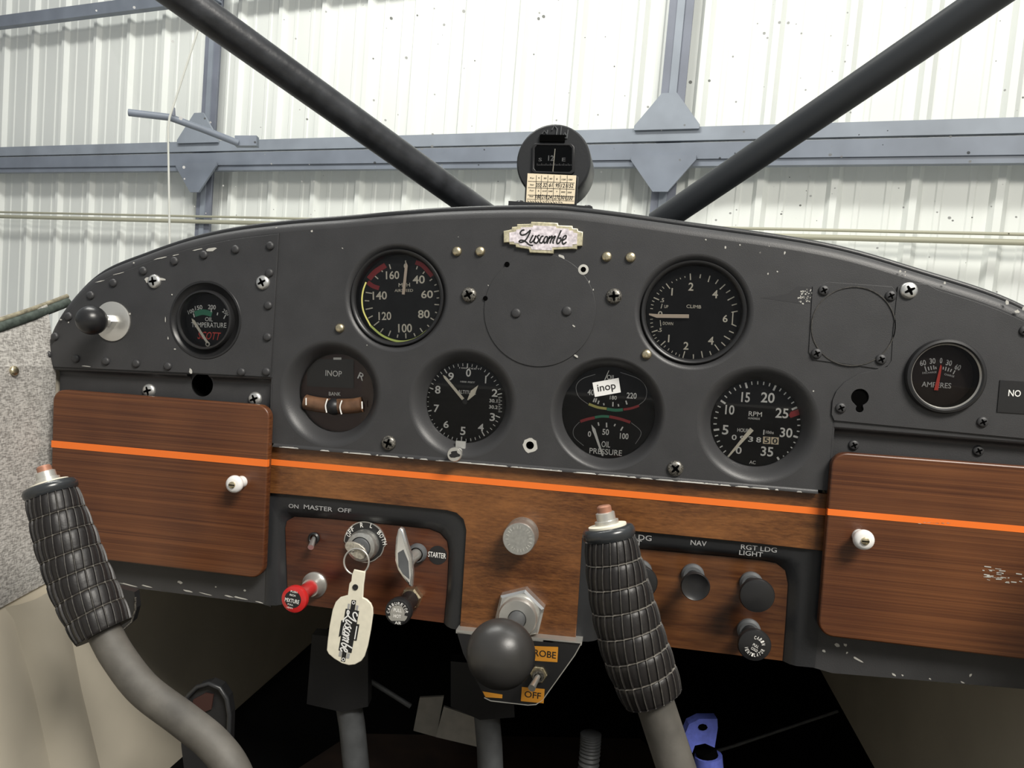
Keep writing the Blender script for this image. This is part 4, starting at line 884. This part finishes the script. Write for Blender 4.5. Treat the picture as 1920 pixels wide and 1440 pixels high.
rg = [P('D', 808+112*math.cos(2*math.pi*i/40), 640+118*math.sin(2*math.pi*i/40), YR) for i in range(41)]
kr.tube(rg, .0008, 8, caps=False); setp(kr.build('key_ring', 'steel', None, smooth=60), 'thin steel split ring joining the key and its tag', 'key ring')
# key fob
YF = -.0262
fb = thing('key_fob', 'cream plastic key tag with black and white script printing', 'key tag', P('M', 380, 1355, YF))
fo = [(435, 125), (580, 155), (570, 240), (558, 320), (548, 485), (600, 510), (650, 560), (675, 620), (678, 700), (650, 900), (610, 1110), (570, 1240), (530, 1300), (450, 1345), (370, 1355), (280, 1330), (180, 1270), (110, 1210), (85, 1160), (95, 1050), (120, 850), (160, 640), (200, 540), (260, 480), (355, 455), (375, 305), (400, 270), (408, 190)]
sheet('tag_body', [[xz(P('M', x, y, YF)) for x, y in fo]], YF, .0022, 'fob_cream', fb, .0006)
c = P('M', 457, 347, YF); MB().lathe(c.x, c.z, [(.0024, YF-.0002), (.0024, YF-.0008), (.0012, YF-.0010), (.0001, YF-.0006)], 20).build('rivet', 'satin_black', fb, smooth=40)
q = Print('M', YF-.0003)
for s_ in ([(408, 512), (465, 520), (445, 660), (385, 650)], [(330, 625), (503, 655), (405, 1197), (238, 1162)], [(290, 1165), (345, 1180), (322, 1312), (268, 1300)], [(455, 820), (507, 828), (470, 1040), (418, 1030)], [(275, 775), (318, 783), (285, 965), (240, 990)]): q.shape(s_)
q.build('black_print', 'print_black', fb)
q = Print('M', YF-.0003)
for s_ in ([(360, 560), (388, 566), (376, 640), (350, 630)], [(466, 580), (496, 588), (484, 650), (456, 644)], [(250, 1172), (284, 1180), (272, 1244), (240, 1236)], [(350, 1196), (388, 1204), (374, 1268), (336, 1260)]): q.shape(s_)
q.build('grey_print', 'print_grey', fb)
q = Print('M', YF-.0005)
for s_ in LUSC: q.path([(400+(-75)*((x-236)/480)+(1228-y)/160*170*.99, 655+525*((x-236)/480)+(1228-y)/160*24) for x, y in s_], 17)
for x, y in ((432, 548), (300, 1278)): q.ring(x, y, 17, 19, 0, 360, 9)
q.line(475, 850, 445, 1020, 14); q.line(303, 850, 285, 960, 8)
q.build('script_lettering', 'label_white', fb)
# master toggle
mt, X, Z = knob_thing('master_switch', 'small chrome toggle switch under the MASTER lettering', 'D', 430, 425, cat='switch')
MB().lathe(X, Z, [(.0052, YK), (.0052, YK-.002), (.0040, YK-.003), (.003, YK-.002)], 24).build('collar', 'satin_black', mt, smooth=40)
MB().tube([(X, YK-.001, Z), (X+.0022, YK-.010, Z-.003), (X+.0032, YK-.014, Z-.0045)], [.0018, .0024, .0026], 14).build('lever', 'zinc', mt, smooth=40)
# right board knobs
def light_knob(label, k, x, y, R, dish, name='light_switch_knob'):
    t_, X, Z = knob_thing(name, label, k, x, y, group='black pull knobs on the right switch board')
    MB().lathe(X, Z, [(.0092, YK), (.0092, YK-.003), (.0075, YK-.005), (.0001, YK-.005)], 32).build('bushing', 'pedal_grey', t_, smooth=40)
    e = [(R*.45, YK-.005), (R*.42, YK-.018), (R*.7, YK-.024), (R*.95, YK-.028), (R, YK-.031)]
    e += [(R*.93, YK-.0325), (R*.8, YK-.0316), (R*.5, YK-.0306), (R*.2, YK-.0303), (.0001, YK-.0303)] if dish else [(R*.94, YK-.033), (R*.6, YK-.0342), (.0001, YK-.0346)]
    MB().lathe(X, Z, e, 36).build('knob', 'satin_black', t_, smooth=50); return t_, X, Z
light_knob('dished black pull knob below the NAV lettering', 'F', 308, 460, .0112, True)
light_knob('flat black pull knob below the RGT LDG LIGHT lettering', 'F', 592, 500, .0132, False)
light_knob('black pull knob half hidden behind the right control stick grip', 'F', 55, 440, .0132, False)
v_, X, Z = light_knob('black lettered ventilator knob at the lower right of the board', 'F', 580, 728, .0125, False, 'ventilator_knob')
q = Print('F', YK-.0350, (603, 812, X, Z)); q.arc_txt('CABIN', 603, 810, 42, 40, 19, 9, 17); q.arc_txt('VENTILATOR', 603, 810, 43, 188, 16, 8, 17, inward=True); q.txt('PULL', 607, 808, 30, 13, rot=-25); q.txt('COLD', 600, 826, 34, 13, rot=-25); q.build('lettering', 'print_white', v_)
# strobe bracket
sb = thing('strobe_switch_bracket', 'dark metal bracket with orange labels and toggle below the throttle', 'switch bracket', at(950, 1315, -.006))
YO = -.006
bp_ = [(856, 1184), (1090, 1206), (1078, 1228), (1018, 1312), (1005, 1321), (990, 1322), (920, 1314), (908, 1308), (868, 1225)]
sheet('plate', [[W(x, y, YO) for x, y in bp_]], YO, .0014, 'satin_black', sb, .0003)
a_, b_ = at(855, 1181, YO), at(1091, 1204, YO); mb = MB(); mb.frame_box(a_, b_-a_, (0, .014, 0), (0, 0, -.0028)); mb.build('top_flange', 'steel', sb)
mb = MB(); mb.tube([at(x, y, YO) for x, y in ((1090, 1206), (1078, 1228), (1018, 1312), (1005, 1321), (990, 1322), (920, 1314), (908, 1308))], .0005, 6); mb.build('bare_edge', 'steel', sb, smooth=60)
for nm, tx, pts, tc in (('label_plate', 'STROBE', [(305, 232), (563, 242), (557, 352), (300, 335)], (432, 288, 230, 48)), ('label_plate', 'OFF', [(302, 530), (466, 545), (458, 648), (294, 632)], (380, 588, 118, 46)), ('label_plate', None, [(18, 562), (162, 585), (160, 612), (40, 604)], None)):
    q = Print('I', YO-.0004); q.shape(pts); l_ = q.build(nm, 'label_amber', sb)
    if tx: q = Print('I', YO-.0006); q.txt(tx, *tc); q.build('lettering', 'print_black', l_)
c = P('I', 425, 432, YO)
tg_ = MB().lathe(c.x, c.z, [(.0072, YO), (.0072, YO-.0025), (.0066, YO-.003)], 6, cap1=True).build('hex_nut', 'brass_worn', sb)
MB().lathe(c.x, c.z, [(.0048, YO-.003), (.0048, YO-.007), (.003, YO-.007)], 20).build('threaded_neck', 'worn_screw', sb, smooth=40)
e1 = P('I', 372, 540, YO-.022); MB().tube([(c.x, YO-.006, c.z), (c.x*.5+e1.x*.5, YO-.014, c.z*.5+e1.z*.5), e1], [.0022, .0025, .0030], 14).build('lever', 'steel', sb, smooth=40)

# ------------------------------------------------------------------ control sticks
def grip_mesh(path, rads, tiers, flutes):
    pts = smoothpts(path, 16); n = len(pts); L = [0]
    for i in range(1, n): L.append(L[-1]+(pts[i]-pts[i-1]).length)
    tot = L[-1]; mb = MB(); prev = None; vs = []
    FA = (0, .055, .12, .36, .64, .88, .945); RA = (1, .8, -.9, -.6, -.6, -.9, .8)      # across one flute: narrow ridge, flat cell
    TA = (0, .035, .08, .25, .45, .65, .85, .93, .972)                                 # down one tier
    seg = flutes*len(FA); vv = [(t_+f)/tiers for t_ in range(tiers) for f in TA]+[1.0]; rows = len(vv)-1; nT = len(TA)
    def samp(s):
        for i in range(1, n):
            if L[i] >= s-1e-9: u = (s-L[i-1])/max(1e-9, L[i]-L[i-1]); return pts[i-1].lerp(pts[i], u), (pts[min(i+1, n-1)]-pts[max(i-2, 0)]).normalized()
        return pts[-1], (pts[-1]-pts[-2]).normalized()
    for j, v in enumerate(vv):
        p, tg = samp(v*tot)
        u_ = tg.orthogonal().normalized() if prev is None else (prev-tg*prev.dot(tg)).normalized()
        prev = u_; w_ = tg.cross(u_); ph = (v*tiers) % 1.0 if j < rows else 0
        k = v*(len(rads)-1); i0 = min(int(k), len(rads)-2); R = rads[i0]+(rads[i0+1]-rads[i0])*(k-i0)
        bul = .0006*math.sin(math.pi*min(1, ph*1.15+.0))**.8 if 0 < ph < .87 else 0; k2 = j % nT
        ring = .0002 if k2 in (0,) else -.0004 if k2 in (1, nT-1) else 0
        for q in range(flutes):
            for fa, ra in zip(FA, RA):
                a = 2*math.pi*(q+fa)/flutes+.12*v*tiers
                vs.append(p+(u_*math.cos(a)+w_*math.sin(a))*(R+bul+ring+(.00062*ra if k2 not in (0,) else .0002)))
    m = len(FA)
    for j in range(rows):
        for i in range(seg):
            k = (i+1) % seg; mb.f.append((j*seg+i, j*seg+k, (j+1)*seg+k, (j+1)*seg+i)); jj = j % nT
            mb.mi.append(2 if (jj in (0, nT-1) and 0 < j < rows-1) else 1 if (i % m in (0, m-1)) else 0)
    mb.v = vs; mb.f += [tuple(range(seg)), tuple(rows*seg+i for i in range(seg))]; mb.mi += [0, 0]
    return mb
def stick(label, top, gp, rads, tube_path, tr):
    st = thing('control_stick', label, 'control stick', tube_path[-1], 'control sticks')
    gm = grip_mesh(gp, rads, 7, 22); gm.build('grip', ['grip_rubber', 'grip_ridge', 'grip_ridge_worn'], st, smooth=38, recalc=True)
    ax = (gp[0]-gp[1]).normalized(); o = gp[0]; R = rads[0]
    MB().spin(o, ax, [(R*1.02, -.001), (R*1.10, .001), (R*1.12, .004), (R*1.04, .0065), (R*.95, .0072)], 40).build('flange', 'flange_black', st, smooth=50)
    MB().spin(o, ax, [(R*.80, .007), (R*.80, .0085), (R*.5, .0090)], 36).build('washer', 'bone_washer', st, smooth=40)
    MB().spin(o, ax, [(R*.50, .0088), (R*.50, .0115), (R*.40, .0118), (R*.40, .0165), (R*.34, .0170)], 6 if False else 24).build('hex_nut', 'steel', st, smooth=30)
    MB().spin(o, ax, [(R*.30, .0168), (R*.30, .0205), (R*.24, .0215)], 20).build('push_button', 'copper_button', st, smooth=40)
    MB().tube(smoothpts(tube_path, 8), tr, 24).build('tube', 'stick_tube', st, smooth=60)
    return st
def dp(*l): return [deep(*q) for q in l]
gpL = dp((97, 925, .555), (120, 1000, .553), (152, 1090, .550), (196, 1185, .545))
stick('left control stick with black ribbed rubber grip and curved grey tube', None, gpL, [.0166, .0182, .0196, .0200, .0205, .0206, .0202, .0190],
      dp((165, 1120, .547), (196, 1185, .545), (222, 1232, .540), (270, 1293, .530), (345, 1350, .52), (400, 1395, .515), (440, 1450, .51), (470, 1540, .51)), .0114)
gpR = dp((1143, 1008, .495), (1160, 1100, .493), (1187, 1205, .490), (1225, 1308, .487))
stick('right control stick with black ribbed rubber grip in front of the fascia', None, gpR, [.0158, .0180, .0196, .0205, .0212, .0214, .0208, .0190],
      dp((1205, 1260, .488), (1225, 1310, .487), (1245, 1370, .485), (1268, 1440, .482), (1300, 1540, .48)), .0126)

# ------------------------------------------------------------------ compass
YP = .055
cp = thing('compass', 'round black magnetic compass with a correction card on the panel top', 'compass', at(1040, 384, YP))
cc = P('L', 582, 452, YP); R = .0328
MB().lathe(cc.x, cc.z, [(R*.93, YP+.050), (R, YP+.046), (R, YP+.004), (R*.985, YP+.001), (R*.95, YP), (.0001, YP)], 56, cap0=True).build('housing', 'trim_black', cp, smooth=40)
wn = [xz(P('L', x, y, YP)) for x, y in ((375, 300), (400, 270), (770, 275), (800, 305), (800, 560), (770, 585), (390, 575), (365, 545))]
sheet('window_frame', [wn, [(cc.x+(x-cc.x)*.88, cc.z+.0005+(z-cc.z)*.86) for x, z in wn]], YP-.0022, .0022, 'satin_black', cp, .0005)
mb = MB(); mb.poly([(x, YP-.0003, z) for x, z in wn]); mb.build('dark_window', 'deep_black', cp)
q = Print('L', YP-.0006); q.txt('12', 560, 415, 58, 55); q.txt('S', 450, 430, 34, 34); q.txt('E', 690, 430, 36, 36)
for i in range(24): q.line(420+i*15, 470+(8 if i % 3 else 0), 420+i*15, 492, 4)
q.build('card_markings', 'print_grey', cp)
q = Print('L', YP-.0012); q.line(602, 320, 577, 575, 8); q.build('lubber_line', 'print_cream', cp)
q = Print('L', YP-.0020); q.shape([(372, 285), (800, 290), (800, 570), (370, 570)]); q.build('lens', 'dial_glass', cp)
mb = MB()
for pth_ in ([(470, 170), (490, 140), (515, 165), (480, 185), (520, 180), (525, 130)], [(570, 130), (595, 85), (622, 120), (612, 190)], [(665, 90), (655, 185)], [(690, 180), (700, 160), (712, 185)], [(735, 125), (720, 215), (690, 205)]):
    mb.tube([P('L', x, y, YP-.0006) for x, y in pth_], .0007, 6)
mb.build('raised_mark', 'pedal_grey', cp, smooth=60)
MB().box((P('L', 575, 220, YP).x, YP-.001, P('L', 575, 220, YP).z), (.022, .003, .006)).build('slot_plate', 'deep_black', cp)
YQ = YP-.012
cd = [xz(P('L', x, y, YQ)) for x, y in ((305, 585), (838, 605), (820, 900), (290, 870))]
hd = sheet('card_holder', [cd], YQ, .0022, 'satin_black', cp, .0003)
q = Print('L', YQ-.0004); q.shape([(322, 570), (818, 592), (798, 884), (305, 862)]); cdd = q.build('correction_card', 'card_cream', cp)
q = Print('L', YQ-.0006)
for i in range(7):
    x0 = (412, 465, 530, 592, 658, 727)[i] if i < 6 else 412
    q.line(x0, 590, x0-12, 855, 4)
for y in (650, 715, 790): q.line(325, y, 800, y+18, 4)
q.line(315, 832, 795, 852, 3)
for s_, x, y in (('For', 370, 618), ('Steer', 368, 685), ('For', 366, 745), ('Steer', 362, 803)): q.txt(s_, x, y, 42, 16)
for s_, x, y in (('N', 438, 616), ('30', 500, 620), ('60', 560, 624), ('E', 622, 628), ('120', 690, 632), ('150', 758, 634), ('S', 434, 748), ('210', 494, 750), ('240', 555, 752), ('W', 620, 755), ('300', 684, 760), ('330', 750, 764)): q.txt(s_, x, y, 14*len(s_), 16)
for s_, x, y in (('355', 436, 688), ('32', 498, 688), ('61', 560, 688), ('95', 628, 692), ('121', 692, 694), ('152', 758, 696), ('180', 432, 806), ('218', 494, 808), ('241', 556, 812), ('270', 622, 814), ('301', 686, 816), ('330', 752, 820)): q.txt(s_, x, y, 20*len(s_), 42, shear=.15)
for i in range(14): q.line(320+i*26, 848+i, 335+i*26+6*random.random(), 856+i+8*random.random(), 5)
q.build('card_writing', 'print_black', cdd)
q = MB(); a_ = at(958, 384, .03); b_ = at(1112, 394, .03); q.frame_box((a_.x, .018, a_.z-.004), (b_.x-a_.x, 0, b_.z-a_.z), (0, .05, 0), (0, 0, .005)); q.build('mount_foot', 'trim_black', cp)
for px_, py_ in ((975, 381), (1102, 390)): c = at(px_, py_, .024); MB().spin(c, (0, 0, 1), [(.004, -.003), (.004, .0005), (.0025, .002)], 16).build('mount_screw', 'satin_black', cp, smooth=40)
MB().box((cc.x+.002, YP+.022, cc.z-R-.001), (.03, .03, .012)).build('pedestal', 'trim_black', cp)

# ------------------------------------------------------------------ diagonal brace tubes, windshield
for lab, a0, a1, mt_, r in (('black chipped brace tube rising to the upper left', (905, 400, .735), (318, -20, .555), 'strut_black', .0127), ('black taped brace tube rising to the upper right', (1240, 414, .735), (1885, -25, .56), 'strut_tape', .0127)):
    p0, p1 = deep(*a0), deep(*a1); br_ = thing('brace_tube', lab, 'brace tube', p0, 'windshield brace tubes')
    d = p1-p0; MB().tube([p0-d*.018, p1, p1+d*.35], r, 28).build('tube', mt_, br_, smooth=60)
mb = MB(); nr = 10; cols = len(arc[::3]); base_ = arc[::3]; vs = []
for j in range(nr+1):
    u = j/nr
    for x, z in base_:
        sx = .93+.12*u; vs.append((x*sx, .36-.40*u-.04*math.sin(math.pi*u), z-.012+u*(.50+(.085-z)*-.25)+.04*math.sin(math.pi*u)))
mb.add(vs, [(j*cols+i, j*cols+i+1, (j+1)*cols+i+1, (j+1)*cols+i) for j in range(nr) for i in range(cols-1)])
setp(mb.build('window_1', 'windshield_clear', None, smooth=80), 'clear curved plastic windshield speckled with dirt', None, None, 'structure')

# ------------------------------------------------------------------ footwell: pedals, papers, hoses
def pedal(lab, pad, leg, dist):
    t_ = thing('rudder_pedal', lab, 'pedal', deep(*leg[-1], dist), 'rudder pedals')
    mb = MB(); q = [deep(x, y, dist-.02) for x, y in pad]; mb.prism(q, CF*.02); mb.build('pad', 'rubber_black', t_)
    mb = MB(); mb.tube([deep(x, y, dist) for x, y in leg], .0135, 14); mb.build('leg', 'pedal_grey', t_, smooth=60)
pedal('grey tube rudder pedal with black pad under the key tag', [(585, 1190), (690, 1200), (690, 1325), (640, 1335), (575, 1320)], [(650, 1300), (660, 1360), (668, 1440), (674, 1500)], .78)
pedal('grey tube rudder pedal with black pad below the throttle', [(845, 1240), (960, 1250), (965, 1345), (900, 1350), (845, 1325)], [(912, 1330), (918, 1400), (922, 1500)], .78)
for lab, pts, dist in (('upright scrap of grey paper on the floor board', [(787, 1308), (832, 1306), (818, 1382), (775, 1370)], .86), ('wide scrap of grey paper in front of the pedal', [(832, 1325), (910, 1352), (902, 1402), (817, 1382)], .84)):
    mb = MB(); mb.prism([deep(x, y, dist) for x, y in pts], CF*.004); setp(mb.build('paper_scrap', 'paper_grey'), lab, 'paper', 'paper scraps')
mb = MB(); mb.tube(dp((693, 1276, .80), (770, 1324, .80)), .0028, 8); setp(mb.build('control_rod', 'pedal_grey', None, smooth=60), 'thin grey rod slanting behind the key tag', 'rod')
mb = MB(); mb.tube(dp((1330, 1412, .80), (1372, 1400, .82), (1570, 1334, .95)), .0018, 8); setp(mb.build('control_rod', 'pedal_grey', None, smooth=60), 'thin rod running right from the blue clamp', 'rod')
hs = MB(); hp_ = dp((1108, 1375, .8), (1106, 1410, .8), (1100, 1470, .8)); hs.tube(smoothpts(hp_, 14), [.0115 if i % 2 else .0100 for i in range(29)], 16); setp(hs.build('ribbed_hose', 'pedal_grey', None, smooth=30), 'dark ribbed hose standing between the pedals and right stick', 'hose')
bc = thing('blue_clamp', 'blue plastic clamp at the foot of the right control stick', 'clamp', deep(1320, 1440, .72))
q = [(1285, 1375), (1292, 1358), (1312, 1348), (1345, 1348), (1346, 1365), (1340, 1402), (1322, 1394), (1303, 1398), (1298, 1412)]
ho = [(1318+9*math.cos(a*.7854), 1364+6*math.sin(a*.7854)) for a in range(8)]
mb = MB(); mb.prism([deep(x, y, .70) for x, y in q], CF*.012); mb.build('upper_jaw', 'blue_clamp', bc)
mb = MB(); mb.prism([deep(x, y, .699) for x, y in ho], CF*.002); mb.build('hole', 'deep_black', bc)
mb = MB(); mb.tube(dp((1328, 1416, .71), (1332, 1460, .71)), .013, 16); mb.build('barrel', 'blue_clamp', bc, smooth=40)
mb = MB(); mb.tube(dp((1322, 1404, .71), (1328, 1422, .71)), .010, 16); mb.build('collar', 'deep_black', bc, smooth=40)
# heel pad bracket at lower left and lever behind the left grip
hb_ = thing('brake_pedal', 'black oval brake pedal with a red patch behind the left stick', 'pedal', deep(385, 1440, .70))
ov = [(345+0, 1330), (352, 1305), (370, 1288), (392, 1282), (412, 1290), (425, 1310), (430, 1340), (428, 1400), (425, 1500), (352, 1500), (340, 1400), (338, 1360)]
mb = MB(); mb.prism([deep(x, y, .70) for x, y in ov], CF*.015); mb.build('plate', 'satin_black', hb_)
mb = MB(); mb.prism([deep(x, y, .697) for x, y in ((362, 1312), (385, 1300), (400, 1303), (396, 1330), (370, 1340), (360, 1330))], CF*.002); mb.build('red_patch', 'dial_brown', hb_)
mb = MB(); mb.tube([deep(x, y, .695) for x, y in ov[:8]], .0022, 8); mb.build('rim', 'trim_black', hb_, smooth=60)
lv_ = thing('hinge_lever', 'black rounded lever behind the foot of the left grip', 'lever', deep(240, 1180, .60))
mb = MB(); mb.prism([deep(x, y, .60) for x, y in ((150, 1110), (222, 1102), (252, 1110), (255, 1140), (248, 1165), (232, 1180), (205, 1185), (150, 1160))], CF*.008); mb.build('plate', 'satin_black', lv_)
mb = MB(); mb.tube(dp((254, 1120, .598), (254, 1142, .598), (247, 1166, .598), (232, 1180, .598)), .0008, 6); mb.build('bright_edge', 'worn_screw', lv_, smooth=60)
